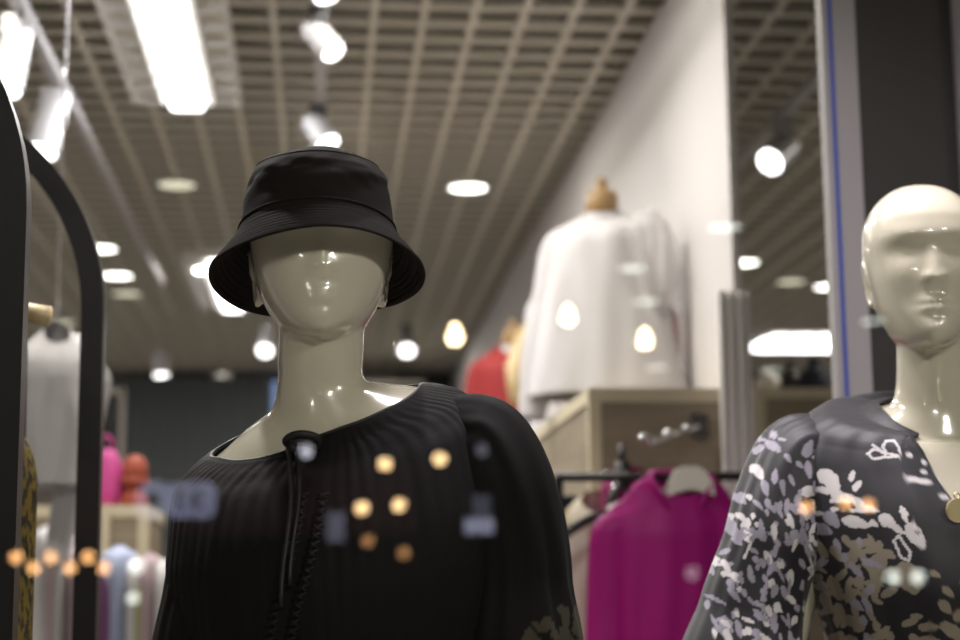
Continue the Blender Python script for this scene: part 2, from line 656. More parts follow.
track_spot('small distant spot lamp right of the mannequin neck', atZ(407, 350, ZC - .30), (.0, -.6, -.6), .050, .11)
track_spot('small distant spot lamp left of the mannequin neck', atZ(265, 350, ZC - .30), (-.1, -.6, -.6), .048, .11, 'lamp_white')
track_spot('white distant spot lamp in front of the slate curtain', atZ(161, 374, ZC - .30), (.1, -.1, -1), .05, .16, 'lamp_white')


# =============================================================== MANNEQUINS
def head_grid(nz=110, nph=120, soft=1.0, sx=1.0, sz=1.0, faceless=False):
    """local: chin at z=0, face to -Y"""
    T = np.array([
        # z      a      front   back
        [.000, .010, .070, -.040],
        [.003, .020, .078, -.020],
        [.010, .032, .085, .000],
        [.022, .043, .089, .015],
        [.040, .052, .090, .035],
        [.060, .0600, .089, .055],
        [.090, .0675, .088, .075],
        [.120, .0720, .088, .088],
        [.150, .0745, .0895, .096],
        [.175, .0725, .085, .096],
        [.195, .0655, .0740, .090],
        [.212, .0540, .0585, .075],
        [.225, .0380, .040, .052],
        [.232, .0220, .023, .030],
        [.2345, .0060, .006, .010]])
    z = np.concatenate([[0], 0.2345 * (0.5 - 0.5 * np.cos(np.linspace(0.12, math.pi, nz - 1)))])
    r = interp(T[:, 0], T[:, 1:], z)
    ph = np.linspace(0, 2 * math.pi, nph, endpoint=False)
    Z, PH = np.meshgrid(z, ph, indexing='ij')
    a, f, bk = [np.repeat(r[:, k:k + 1], nph, 1) for k in range(3)]
    c, s = np.cos(PH), np.sin(PH)
    # back of the jaw slopes up towards the nape
    x = a * np.sign(s) * np.abs(s) ** 0.92
    yy = np.where(c > 0, -f * np.abs(c) ** .86, bk * np.abs(c) ** .9)
    front = np.clip(c, 0, 1)

    def G(x0, z0, sx_, sz_):
        return np.exp(-((x - x0) / sx_) ** 2 - ((Z - z0) / sz_) ** 2)
    d = np.zeros_like(x)
    k = 0.35 if faceless else soft
    w = 0.5 + 0.5 * np.tanh(front * 4)
    for sg in (-1, 1):
        d += -.0105 * k * G(sg * .031, .130, .021, .0125)          # socket
        d += .0045 * k * G(sg * .031, .127, .0125, .007)           # lid
        d += -.0016 * k * G(sg * .031, .1215, .014, .0022)         # lash line
        d += .0030 * k * G(sg * .030, .150, .028, .012)            # brow
        d += .0045 * k * G(sg * .042, .098, .020, .018)            # cheek bone
        d += .0050 * k * G(sg * .0105, .092, .0055, .006)          # nostril wing
        d += -.0030 * k * G(sg * .030, .060, .014, .014)           # cheek hollow
    ridge = np.clip((.138 - Z) / .048, 0, 1)
    nose = np.where(Z > .087, ridge * .0185, np.clip((Z - .076) / .011, 0, 1) * .0185)
    d += k * nose * np.exp(-(x / (.0075 + .0035 * ridge)) ** 2)
    d += -.0022 * k * G(0, .072, .004, .006)
    d += .0065 * k * G(0, .0600, .018, .0048) + .0070 * k * G(0, .0490, .015, .0050)
    d += -.0035 * k * G(0, .0545, .020, .0018)
    d += -.0040 * k * G(0, .040, .016, .005)
    d += .0050 * k * G(0, .020, .018, .012)
    yy = yy - d * w * (c > -.1)
    P = np.stack([x * sx, yy, Z * sz], -1)
    return P


def ear_mb(m, sx, z0=.112, R=Matrix.Identity(3), off=(0, 0, 0), scale=1.0):
    for sg in (-1, 1):
        n = 16
        pts = []
        for i in range(n + 1):
            a = (-100 + 290 * i / n) * D2R
            pts.append((sg * (.0735 * sx + .006 + .004 * math.sin(a)), .012 + .015 * math.cos(a) * 1.0, z0 + .028 * math.sin(a)))
        pts = [np.array(R @ Vector(p)) * scale + np.array(off) for p in pts]
        m.tube(pts, .0048, 8)
        c = np.array(R @ Vector((sg * .071 * sx, .010, z0))) * scale + np.array(off)
        m.ball(c, (.008, .015, .026), 8)


def finish_body(mb, name, parent, voxel=.0035, it=6):
    o = mb.build(name, MAT['skin'], None)
    md = o.modifiers.new('remesh', 'REMESH')
    md.mode = 'VOXEL'
    md.voxel_size = voxel
    md.use_smooth_shade = True
    sm = o.modifiers.new('smooth', 'SMOOTH')
    sm.factor = .5
    sm.iterations = it
    dg = bpy.context.evaluated_depsgraph_get()
    me = bpy.data.meshes.new_from_object(o.evaluated_get(dg))
    old = o.data
    o.modifiers.clear()
    o.data = me
    bpy.data.meshes.remove(old)
    me.name = name
    if not me.materials:
        me.materials.append(MAT['skin'])
    me.polygons.foreach_set('use_smooth', [True] * len(me.polygons))
    o.parent = parent
    return o


def arm_mb(m, sh, el, wr, r=(.045, .040, .030, .022)):
    sh, el, wr = map(np.array, (sh, el, wr))
    pts, rad = [], []
    for t in np.linspace(0, 1, 8):
        pts.append(sh + (el - sh) * t)
        rad.append(r[0] + (r[1] * .85 - r[0]) * t)
    for t in np.linspace(.12, 1, 8):
        pts.append(el + (wr - el) * t)
        rad.append(r[1] * .85 + (r[3] - r[1] * .85) * t)
    m.tube(pts, rad, 18)
    d = (wr - el) / np.linalg.norm(wr - el)
    # palm and fingers, slightly curled
    m.tube([wr - d * .01, wr + d * .02, wr + d * .06, wr + d * .085], [.020, .026, .034, .030], 14, sx=.5)
    fwd = np.array([0, -1.0, 0])
    for k, L in enumerate((.062, .075, .070, .055)):
        b0 = wr + d * .08 + fwd * (.024 - .016 * k)
        m.tube([b0, b0 + d * L * .5 + np.array([0.004, 0, 0]), b0 + d * L + np.array([.012, 0, 0])], [.0085, .008, .0065], 8)
    b0 = wr + d * .02 + fwd * .022
    m.tube([b0, b0 + d * .03 + fwd * .02, b0 + d * .06 + fwd * .028], [.011, .009, .007], 8)


def legs_mb(m, z_hip, cx, cy, floor_z):
    for sg in (-1, 1):
        x = cx + sg * .085
        pts = [(x, cy + .0, z_hip), (x, cy - .005, z_hip - .15), (x, cy - .01, z_hip - .38), (x + sg * .004, cy + .012, z_hip - .50),
               (x + sg * .006, cy + .015, z_hip - .66), (x + sg * .006, cy + .012, floor_z + .10), (x + sg * .006, cy + .01, floor_z + .012)]
        m.tube(pts, [.088, .078, .052, .052, .044, .031, .036], 20)
        m.tube([(x + sg * .006, cy + .035, floor_z + .03), (x + sg * .01, cy - .05, floor_z + .035), (x + sg * .012, cy - .15, floor_z + .022),
                (x + sg * .012, cy - .19, floor_z + .018)], [.028, .033, .036, .016], 14, sx=1.0)


PLAT = .18


def px_x(u, v, y):
    return atY(u, v, y)[0]


# ---------------------------------------------------------- mannequin 1
Y1 = 1.80
nk = atY(320, 400, Y1)            # neck
o1 = np.array([nk[0], Y1, PLAT])
pit = atY(322, 441, Y1 - .05)
zp = pit[2] - PLAT                 # local height of the neck pit


def L1(u, v, y=Y1):
    p = atY(u, v, y)
    return p - o1


chin = L1(319, 333, Y1 - .075)
hz = chin[2]
cxn = 0.0
B1 = [  # t cx cy cz a f b roll dip
    [0.00, .002, .004, hz + .050, .0450, .040, .050, 0, 0.010],
    [0.06, .001, .006, hz + .000, .0455, .042, .052, 0, 0.006],
    [0.14, .000, .008, hz - .030, .0450, .042, .054, 3, 0.002],
    [0.20, .001, .012, zp + .062, .0490, .044, .056, 10, 0.006],
    [0.25, .005, .014, zp + .050, .0630, .050, .062, 16, 0.018],
    [0.30, .008, .016, zp + .037, .0900, .058, .070, 16, 0.028],
    [0.35, .010, .016, zp + .023, .1180, .064, .078, 17, 0.034],
    [0.40, .012, .016, zp + .010, .1450, .074, .088, 16, 0.034],
    [0.45, .012, .014, zp - .015, .1620, .088, .098, 14, 0.032],
    [0.52, .018, .008, zp - .095, .1660, .108, .104, 8, 0.018],
    [0.60, .018, .004, zp - .165, .1500, .112, .102, 6, 0.010],
    [0.72, .014, .004, zp - .290, .1300, .092, .090, 3, 0],
    [0.84, .000, .004, zp - .420, .1500, .100, .104, 0, 0],
    [0.95, .000, .006, zp - .540, .1760, .110, .120, 0, 0],
    [1.00, .000, .006, zp - .620, .1650, .105, .112, 0, 0]]

mq1 = thing('mannequin', 'cream glossy mannequin with hidden eyes, wearing bucket hat and black blouse', 'mannequin', tuple(o1))
m = MB()
ph = np.linspace(0, 2 * math.pi, 96, endpoint=False)
tt = np.linspace(0, 1, 150)
PH, TT = np.meshgrid(ph, tt)
m.grid(body_point(B1, PH, TT), True, cap0=True, cap1=True)
hp = head_grid(sx=1.07, sz=.79, faceless=True)
hp = hp * np.array([.98, .88, 1.0]) + np.array([.001, .012, hz])
m.grid(hp, True, cap0=True, cap1=True)
ear_mb(m, .90, .100, off=(0, .024, hz - .024))
SH1R, SH1L = L1(492, 432, Y1), L1(222, 487, Y1)
arm_mb(m, SH1R + [-.035, .02, -.03], L1(520, 660, Y1 + .02), L1(520, 880, Y1 - .05))
arm_mb(m, SH1L + [.03, .02, -.03], L1(205, 690, Y1 + .02), L1(215, 900, Y1 - .05))
legs_mb(m, zp - .60, 0, .006, 0)
finish_body(m, 'body', mq1)
m = MB()
m.lathe([(.17, 0), (.17, .008), (.165, .011), (.02, .012)], (0, .03, 0), 48)
m.tube([(0, .10, .01), (0, .10, .35), (0, .06, .42)], .011, 14)
m.build('base_plate', MAT['chrome'], mq1, 'auto')


def cloth_body(table, tneck, nphi, nt, off, loose, seed, fold_amp, tend=1.0, spacing=1.0, phi0=0.0, ks=(7, 11, 17, 26), gather=0.0):
    ph = np.linspace(0, 2 * math.pi, nphi, endpoint=False) + phi0
    s = np.linspace(0, 1, nt) ** spacing
    S, PH = np.meshgrid(s, ph, indexing='ij')
    t0 = tneck(((PH + math.pi) % (2 * math.pi)) - math.pi)
    T = t0 + (tend - t0) * S
    P = body_point(table, PH, T)
    n = normals_of(P)
    # sign: outward
    cen = P.mean(1, keepdims=True)
    sg = np.sign(((P - cen) * n)[..., :2].sum(-1).mean())
    n = n * sg
    lo = off + loose * np.clip((T - .42) / .4, 0, 1) ** 1.0
    fo = gather * np.sin(62 * PH + 3 * np.sin(5 * PH) + 2 * np.sin(9 * S + 3 * PH)) * (.4 + .6 * np.sin(7 * PH + 4 * S) ** 2) * np.clip(S * 12, 0, 1) * np.exp(-S * 1.6)
    fo = fo + folds(PH, T, seed, ks) * fold_amp * np.clip(S * 5, 0.1, 1) * (0.35 + 0.65 * np.clip((T - .35) / .4, 0, 1))
    # a tiny roll at the edge so the cloth ends cleanly
    hemr = np.where(S < .02, (.02 - S) / .02 * .0015, 0)
    P = P + n * (lo + fo - hemr)[..., None]
    return P, n, S, T, PH


def sleeve_grid(path, rads, nphi, nt, seed, amp, ks=(5, 8, 13, 21), flat=.9):
    """path points with radius; puffed tube"""
    path = np.asarray(path, float)
    k = np.linspace(0, 1, len(path))
    s = np.linspace(0, 1, nt)
    c = interp(k, path, s)
    r = interp(k, np.asarray(rads, float)[:, None], s)[:, 0]
    tg = np.gradient(c, axis=0)
    tg /= np.linalg.norm(tg, axis=1, keepdims=True)
    ref = np.array([0, 1.0, 0])
    a = np.cross(ref, tg)
    a /= np.linalg.norm(a, axis=1, keepdims=True)
    bb = np.cross(tg, a)
    ph = np.linspace(0, 2 * math.pi, nphi, endpoint=False)
    S, PH = np.meshgrid(s, ph, indexing='ij')
    R = r[:, None] + folds(PH, S * 1.3, seed, ks) * amp * np.clip(S * 4, .35, 1)
    P = c[:, None, :] + R[..., None] * (a[:, None, :] * np.cos(PH)[..., None] + bb[:, None, :] * np.sin(PH)[..., None] * flat)
    return P, S, PH


def outward(P):
    """flip the column order if the faces look inwards"""
    return P


# black blouse
def tneck1(p):
    deg = np.degrees(p)
    k = [-180, -120, -100, -80, -60, -35, -10, 10, 35, 55, 75, 95, 120, 180]
    v = [.38, .38, .37, .352, .345, .330, .305, .300, .300, .305, .312, .325, .37, .38]
    return interp(k, np.array(v)[:, None], deg)[..., 0]


bl1 = thing('blouse', 'loose black blouse with tie neck on the mannequin with the hat', 'blouse', tuple(o1))
P, n, S, T, PHg = cloth_body(B1, tneck1, 620, 300, .006, .022, 11, .0032, tend=.985, gather=.0006)
m = MB()
m.grid(open_shell(P, .0018), True)
m.build('bodice', MAT['blouse'], bl1)
for side, path, rr, sd in (
        ('R', [L1(425, 470, Y1 + .03), L1(446, 444, Y1 + .022), L1(474, 452, Y1 + .012), L1(496, 508), L1(505, 575), L1(505, 660), L1(512, 800), L1(518, 860)],
         [.020, .050, .0630, .0675, .0690, .083, .074, .036], 5),
        ('L', [L1(275, 512, Y1 + .03), L1(258, 502, Y1 + .022), L1(242, 508, Y1 + .012), L1(229, 548), L1(222, 600), L1(216, 680), L1(214, 820), L1(214, 880)],
         [.018, .036, .050, .0575, .0625, .0700, .070, .036], 9)):
    Q, SS, PP = sleeve_grid(path, rr, 260, 240, sd, .0060)
    m = MB()
    m.grid(open_shell(Q, .0015), True)
    m.build('sleeve', MAT['blouse'], bl1)
# bound edge along the neckline
edge = [tuple(p) for p in P[0][::4]]
m = MB()
m.tube(edge + [edge[0], edge[1]], .0024, 8, closed=False)
m.build('neck_binding', MAT['blouse_dark'], bl1)
# tie: two loops and hanging cords
yk = P[0][0][1] - .006


def LY(u, v, y):
    return atY(u, v, o1[1] + y) - o1


m = MB()
loop = [LY(u, v, yk - d) for u, v, d in ((291, 447, .0), (286, 441, .006), (291, 436, .010), (301, 434, .012), (313, 436, .010), (320, 441, .006), (318, 446, .003), (308, 443, .008), (298, 441, .008), (292, 446, .004), (291, 448, 0))]
lp = interp(np.linspace(0, 1, len(loop)), np.array(loop), np.linspace(0, 1, 50))
m.tube(lp, .0028, 8, sx=1.5)
m.ball(LY(293, 448, yk - .003), (.006, .005, .006), 8)
m.build('bow_loop', MAT['blouse_dark'], bl1)
fr = P[:, 0, :]
for u_off, L in ((-.004, .16), (.004, .14)):
    pts = []
    for q in np.linspace(0, 1, 16):
        zz = LY(292, 448, yk)[2] - q * L
        j = int(np.argmin(abs(P[:, 596, 2] - zz)))
        base = P[j, 596]
        pts.append((LY(292, 448, yk)[0] + u_off + .004 * math.sin(5 * q), base[1] - .006, zz))
    m = MB()
    m.tube(pts, .0024, 8)
    m.build('tie_cord', MAT['blouse_dark'], bl1)
# embroidered openwork band: crossed stitches following the chest


def surf_front(P, x, z, off):
    half = P[:, :, :]
    d2 = (half[..., 0] - x) ** 2 + (half[..., 2] - z) ** 2 + np.where(half[..., 1] > 0.0, 1.0, 0)
    i = np.unravel_index(np.argmin(d2), d2.shape)
    return np.array([x, half[i][1] - off, z])


m = MB()
band = [(313, 492), (308, 520), (302, 550), (294, 580), (286, 610), (280, 640), (276, 670)]
bp = np.array([LY(u, v, -.10) for u, v in band])
bs = interp(np.linspace(0, 1, len(bp)), bp, np.linspace(0, 1, 22))
for i in range(21):
    p, q = bs[i], bs[i + 1]
    for (xa_, xb_) in ((-1, 1), (1, -1)):
        for w0 in (-.010, .010):
            a_ = surf_front(P, p[0] + w0 + xa_ * .0065, p[2], .001)
            b_ = surf_front(P, q[0] + w0 + xb_ * .0065, q[2], .001)
            mid = (a_ + b_) / 2
            mid[1] -= .0022
            m.tube([a_, mid, b_], [.0012, .0024, .0012], 6)
m.build('embroidered_band', MAT['bead'], bl1)

# ------------------------------------------------ bucket hat
hc = atY(320, 250, 1.835)
HY = 1.818
hc = atY(317.5, 250, HY)
hat = thing('bucket_hat', 'black cotton bucket hat worn low over the mannequin face', 'hat', (hc[0], HY, 1.5))


def HZ(v, y, u=320):
    return atY(u, v, y)[2] - 1.5


zb_f, zb_s = HZ(210, 1.735), HZ(246, 1.835)
hn, hr = 220, 120
ph = np.linspace(0, 2 * math.pi, hn, endpoint=False)
# profile of half sizes: s -> (a, f, b, z side, front lift)
ztop = HZ(152, 1.80) - .0095
prof = [  # s, a, f(front), b(back), z, front lift
    [0.0, .004, .004, .004, ztop + .005, 0],
    [.10, .030, .040, .040, ztop + .005, 0],
    [.20, .050, .066, .062, ztop + .002, 0],
    [.28, .0625, .080, .078, ztop - .004, 0],
    [.33, .0690, .0885, .087, ztop - .012, .001],
    [.40, .0745, .0945, .095, ztop - .022, .003],
    [.55, .0795, .0985, .105, ztop - .044, .008],
    [.72, .0840, .1010, .112, ztop - .0745, .015],
    [.74, .0848, .1020, .1115, ztop - .0775, .016],
    [.80, .0905, .1070, .1180, ztop - .088, .016],
    [.90, .1040, .1160, .1300, ztop - .101, .016],
    [1.0, .1165, .1240, .1420, ztop - .1125, .016]]
s = np.linspace(0, 1, hr)
pr = interp([q[0] for q in prof], np.array(prof)[:, 1:], s)
S, PHh = np.meshgrid(s, ph, indexing='ij')
A, Ff, Bb, Zz, Lf = [np.repeat(pr[:, k:k + 1], hn, 1) for k in range(5)]
c_, s_ = np.cos(PHh), np.sin(PHh)
X = A * s_
Yh = -np.where(c_ > 0, Ff, Bb) * c_
Zh = Zz + Lf * c_
# crumple of the crown and wave of the brim
wr_ = folds(PHh, S * 3, 21, (2, 3, 5, 7), (1, 1, .7, .5)) * .0055 * np.clip(1 - abs(S - .45) / .35, 0, 1)
wr_ += folds(PHh, S * 6, 22, (6, 9, 13, 17)) * .0022 * np.clip(1 - abs(S - .42) / .3, 0, 1)
wr_ += .0014 * np.exp(-((S - .45) / .1) ** 2) * np.sin(9 * PHh + 6 * S)
X += wr_ * s_
Yh -= wr_ * c_
Zh += .0025 * np.sin(4 * PHh + 1) * np.clip((.35 - S) / .2, 0, 1)
br = np.clip((S - .74) / .26, 0, 1)
Zh += br * (-.015 * np.clip(.35 - c_, 0, 1) - .006 * np.abs(s_) ** 3 + .003 * np.sin(3 * PHh + .8) - .004 * np.clip(-s_, 0, 1))
# stitch rows
row = np.where(br > 0, .0007 * np.cos(br * 2 * math.pi * 9), 0)
Zh += row
X += row * s_
Pm = np.stack([X, Yh, Zh], -1)
seam = int(hr * .735)
th = np.stack([X * .0, Yh * .0, Zh * 0], -1)
nh = normals_of(Pm)
if (nh[60, 0] * np.array([0, -1, 0])).sum() < 0:
    nh = -nh


def shell2(P, n, t):
    return np.concatenate([P, (P - n * t)[::-1]], 0)


m = MB()
m.grid(shell2(Pm[:seam + 1], nh[:seam + 1], .003), True)
m.build('crown', MAT['hat'], hat)
m = MB()
m.grid(shell2(Pm[seam:], nh[seam:], .0032), True)
m.build('brim', MAT['hat'], hat)
m = MB()
for rowi, rad in ((seam, .0016), (int(hr * .30), .0005)):
    e = [Pm[rowi, k] + nh[rowi, k] * .0004 for k in range(0, hn, 2)]
    m.tube(e + [e[0], e[1]], rad, 6, closed=False)
m.build('seam_piping', MAT['hat'], hat)

# ---------------------------------------------------------- mannequin 2
Y2 = 2.15
nk2 = atY(936, 380, Y2)
o2 = np.array([nk2[0], Y2, PLAT])


def L2(u, v, y=Y2):
    return atY(u, v, y) - o2


chin2 = L2(908, 345, Y2 - .075)
hz2 = chin2[2]
zp2 = L2(940, 446, Y2 - .05)[2]
B2 = [
    [0.00, .000, .006, hz2 + .050, .0450, .040, .050, 0, 0.010],
    [0.06, .000, .008, hz2 + .000, .0455, .042, .052, 0, 0.006],
    [0.14, .000, .010, hz2 - .035, .0470, .044, .054, 0, 0.002],
    [0.20, .000, .012, zp2 + .062, .0540, .046, .058, 0, 0.010],
    [0.25, .000, .014, zp2 + .050, .0720, .052, .064, 0, 0.022],
    [0.30, .000, .016, zp2 + .041, .1000, .060, .072, 0, 0.034],
    [0.35, .000, .016, zp2 + .043, .1400, .068, .080, 0, 0.038],
    [0.40, .000, .016, zp2 + .030, .1700, .078, .090, 0, 0.036],
    [0.45, .000, .014, zp2 - .012, .1850, .092, .098, 0, 0.030],
    [0.52, .000, .008, zp2 - .090, .1760, .112, .104, 0, 0.018],
    [0.60, .000, .004, zp2 - .165, .1560, .114, .102, 0, 0.010],
    [0.72, .000, .004, zp2 - .290, .1250, .092, .090, 0, 0],
    [0.84, .000, .004, zp2 - .420, .1500, .100, .104, 0, 0],
    [0.95, .000, .006, zp2 - .540, .1760, .110, .120, 0, 0],
    [1.00, .000, .006, zp2 - .620, .1650, .105, .112, 0, 0]]
mq2 = thing('mannequin', 'bald cream glossy mannequin with moulded face at the right edge, in floral blouse', 'mannequin', tuple(o2))
m = MB()
PH, TT = np.meshgrid(np.linspace(0, 2 * math.pi, 96, endpoint=False), np.linspace(0, 1, 150))
m.grid(body_point(B2, PH, TT), True, cap0=True, cap1=True)
hp = head_grid(nz=150, nph=200, sz=.972, sx=1.02, soft=.60)
an = 10 * D2R
Rz = np.array([[math.cos(an), math.sin(an), 0], [-math.sin(an), math.cos(an), 0], [0, 0, 1]])
off2 = np.array([L2(924, 260, Y2)[0], .010, hz2])
hp = hp @ Rz.T + off2
m.grid(hp, True, cap0=True, cap1=True)
ear_mb(m, .86, .098, R=Matrix(Rz.tolist()), off=off2)
arm_mb(m, L2(812, 492, Y2 + .045), L2(765, 690, Y2 + .02), L2(790, 860, Y2 - .10))
arm_mb(m, L2(1063, 492, Y2 + .045), L2(1110, 690, Y2 + .02), L2(1085, 860, Y2 - .10))
legs_mb(m, zp2 - .60, 0, .006, 0)
finish_body(m, 'body', mq2, .0028, 5)
m = MB()
m.lathe([(.17, 0), (.17, .008), (.165, .011), (.02, .012)], (0, .03, 0), 48)
m.tube([(0, .10, .01), (0, .10, .35), (0, .06, .42)], .011, 14)
m.build('base_plate', MAT['chrome'], mq2, 'auto')

# floral print: petals as (x, y, length, width, angle, tone) measured on the cloth, front view
ZX = lambda X_, Y_: (730 + X_ / 2.461, 380 + Y_ / 2.461)
PET = [
    (243, 250, 62, 36, 55, 0), (238, 277, 58, 18, 12, 0), (292, 243, 30, 13, -65, 0), (299, 268, 32, 15, -50, 0), (276, 298, 74, 22, 18, 0),
    (312, 322, 52, 17, 22, 0), (256, 302, 40, 11, 0, 0), (298, 328, 50, 10, 5, 0), (175, 275, 72, 26, -12, 0), (148, 328, 44, 26, 70, 0),
    (287, 356, 62, 27, 18, 0), (240, 347, 46, 24, 60, 2), (220, 368, 46, 26, 35, 2), (352, 355, 44, 30, 40, 0), (388, 340, 42, 15, 80, 0),
    (407, 390, 68, 34, 65, 0), (345, 432, 36, 22, 30, 1), (328, 455, 52, 30, 80, 1), (385, 488, 80, 52, 70, 1), (175, 172, 50, 26, -60, 2),
    (205, 175, 32, 12, -15, 2), (170, 224, 46, 18, 88, 2), (196, 192, 28, 11, -12, 2), (149, 212, 24, 13, 40, 2), (97, 164, 38, 22, 60, 2),
    (78, 141, 28, 14, 20, 2), (68, 166, 34, 15, -45, 2), (105, 131, 28, 13, -75, 2), (118, 146, 18, 10, 20, 2), (53, 226, 44, 20, 78, 0),
    (85, 240, 40, 14, -78, 2), (122, 196, 26, 12, 60, 2), (60, 268, 44, 16, 85, 2), (100, 268, 40, 13, 85, 2), (125, 250, 30, 12, 75, 2),
    (530, 448, 44, 22, 30, 1), (552, 492, 26, 16, 20, 1), (522, 543, 38, 18, 18, 1), (458, 555, 40, 24, 50, 1), (506, 577, 64, 30, 8, 1),
    (478, 613, 76, 30, 35, 1), (425, 600, 44, 20, 0, 1), (430, 632, 52, 20, 10, 1), (400, 576, 26, 16, 0, 1), (547, 600, 34, 18, -30, 1),
    (520, 625, 34, 18, 20, 1), (430, 195, 17, 12, 0, 0), (460, 213, 15, 12, 0, 0), (455, 237, 18, 11, 0, 0), (424, 255, 44, 14, 2, 0),
    (450, 261, 40, 14, 5, 0), (488, 300, 28, 11, 12, 0), (190, 297, 26, 14, -45, 0), (205, 318, 16, 13, 0, 0), (165, 392, 16, 18, 50, 0),
    (178, 402, 18, 16, -20, 0), (196, 400, 14, 14, 0, 0), (170, 372, 14, 14, 0, 0), (190, 378, 16, 14, 60, 0), (216, 330, 20, 11, 10, 0),
    (246, 322, 18, 12, 0, 0), (372, 375, 30, 16, 45, 0), (322, 360, 22, 14, 40, 0), (300, 404, 30, 16, -40, 1), (290, 430, 40, 18, 60, 1),
    (265, 400, 34, 15, 70, 1), (350, 470, 26, 14, 0, 1), (360, 500, 22, 14, 20, 1), (310, 500, 34, 16, 10, 1), (345, 520, 40, 18, -30, 1),
    (465, 520, 34, 18, 40, 1), (440, 480, 26, 16, 30, 1), (560, 540, 26, 16, 60, 1), (505, 500, 22, 13, -20, 1)]
prn = random.Random(3)
for _ in range(240):    # dense sprigs on the lower sleeve and below the bust
    X_ = prn.uniform(-110, 200)
    Y_ = prn.uniform(255, 700)
    PET.append((X_, Y_, prn.uniform(16, 46), prn.uniform(8, 19), prn.gauss(80, 30), prn.choice((2, 2, 2, 0))))
for _ in range(110):
    X_ = prn.uniform(190, 330)
    Y_ = prn.uniform(400, 720)
    PET.append((X_, Y_, prn.uniform(18, 58), prn.uniform(9, 20), prn.gauss(80, 28), prn.choice((1, 1, 1, 2))))
for _ in range(70):
    X_ = prn.uniform(320, 1000)
    Y_ = prn.uniform(430, 900)
    PET.append((X_, Y_, prn.uniform(16, 46), prn.uniform(9, 20), prn.uniform(-60, 80), 1))
for _ in range(110):    # the far side of the blouse
    X_ = prn.uniform(600, 1100)
    Y_ = prn.uniform(100, 560)
    PET.append((X_, Y_, prn.uniform(16, 60), prn.uniform(9, 26), prn.uniform(-80, 80), prn.choice((0, 1, 2))))
STROKE = [[(335, 190), (350, 178), (372, 188), (403, 196)], [(345, 203), (372, 199), (403, 198)], [(345, 203), (335, 190)], [(378, 190), (372, 172), (384, 158), (402, 158), (409, 176), (408, 190)],
          [(350, 168), (362, 178), (375, 192)], [(360, 400), (372, 390), (392, 428), (388, 448), (372, 440), (360, 400)],
          [(5, 372), (16, 380), (4, 392), (14, 400), (2, 425), (-4, 436)], [(160, 440), (168, 455), (155, 462), (170, 476), (158, 486)]]
TONE = [(.55, .52, .52), (.235, .20, .155), (.26, .24, .29)]  # white, white with brownish reflected light painted in, lavender
BASE = np.array([.0105, .009, .0125])
mm = 2.15 / 1700 / 1.0
ORG = L2(937, 500, Y2)
SC = 2.15 / 1700 / 2.461 * 1.02


def print_colour(co, ORG=None, SC=None, PET=None, STROKE=None, TONE=None, BASE=None, u0=937, v0=500):
    """co: n x 3 local points; a planar print laid over the cloth (front x-z)"""
    G_ = globals()
    ORG = G_['ORG'] if ORG is None else ORG
    SC = SC or G_['SC']
    PET = PET or G_['PET']
    STROKE = G_['STROKE'] if STROKE is None else STROKE
    TONE = TONE or G_['TONE']
    BASE = G_['BASE'] if BASE is None else BASE
    Xp = (co[:, 0] - ORG[0]) / SC + (u0 - 730) * 2.461
    Zp = -(co[:, 2] - ORG[2]) / SC + (v0 - 380) * 2.461
    back = co[:, 1] > .03
    Xp = np.where(back, Xp + 331, Xp)
    col = np.tile(BASE, (len(co), 1))
    wob = 1.0 + .12 * np.sin(Xp * .21) * np.cos(Zp * .17)
    for (x, y, l, w, a, tn) in PET:
        a *= D2R
        sel = (abs(Xp - x) < l) & (abs(Zp - y) < l)
        if not sel.any():
            continue
        dx, dy = Xp[sel] - x, Zp[sel] - y
        u = (dx * math.cos(a) + dy * math.sin(a)) / (l / 2)
        v = (-dx * math.sin(a) + dy * math.cos(a)) / (w / 2)
        ins = (np.abs(v) < wob[sel] * np.clip(1 - u * u, 0, 1) ** .62 * (1 - .25 * u))
        idx = np.nonzero(sel)[0][ins]
        col[idx] = TONE[tn]
    for st in STROKE:
        for (ax, ay), (bx, by) in zip(st[:-1], st[1:]):
            vx, vy = bx - ax, by - ay
            q = np.clip(((Xp - ax) * vx + (Zp - ay) * vy) / (vx * vx + vy * vy), 0, 1)
            dd = np.hypot(Xp - ax - q * vx, Zp - ay - q * vy)
            col[dd < 3.1] = TONE[0]
    return col


fm = bpy.data.materials.new('charcoal_satin_with_floral_print')
fm.use_nodes = True
nt = fm.node_tree
pb = nt.nodes['Principled BSDF']
va = nt.nodes.new('ShaderNodeVertexColor')
va.layer_name = 'print'
nt.links.new(va.outputs['Color'], pb.inputs['Base Color'])
pb.inputs['Roughness'].default_value = .52
pb.inputs['Specular IOR Level'].default_value = .3
pb.inputs['Sheen Weight'].default_value = .15


def add_print(o, **kw):
    me = o.data
    nv = len(me.vertices)
    co = np.empty(nv * 3, np.float32)
    me.vertices.foreach_get('co', co)
    col = print_colour(co.reshape(-1, 3).astype(float), **kw)
    at = me.color_attributes.new('print', 'FLOAT_COLOR', 'POINT')
    at.data.foreach_set('color', np.concatenate([col, np.ones((nv, 1))], 1).astype(np.float32).ravel())


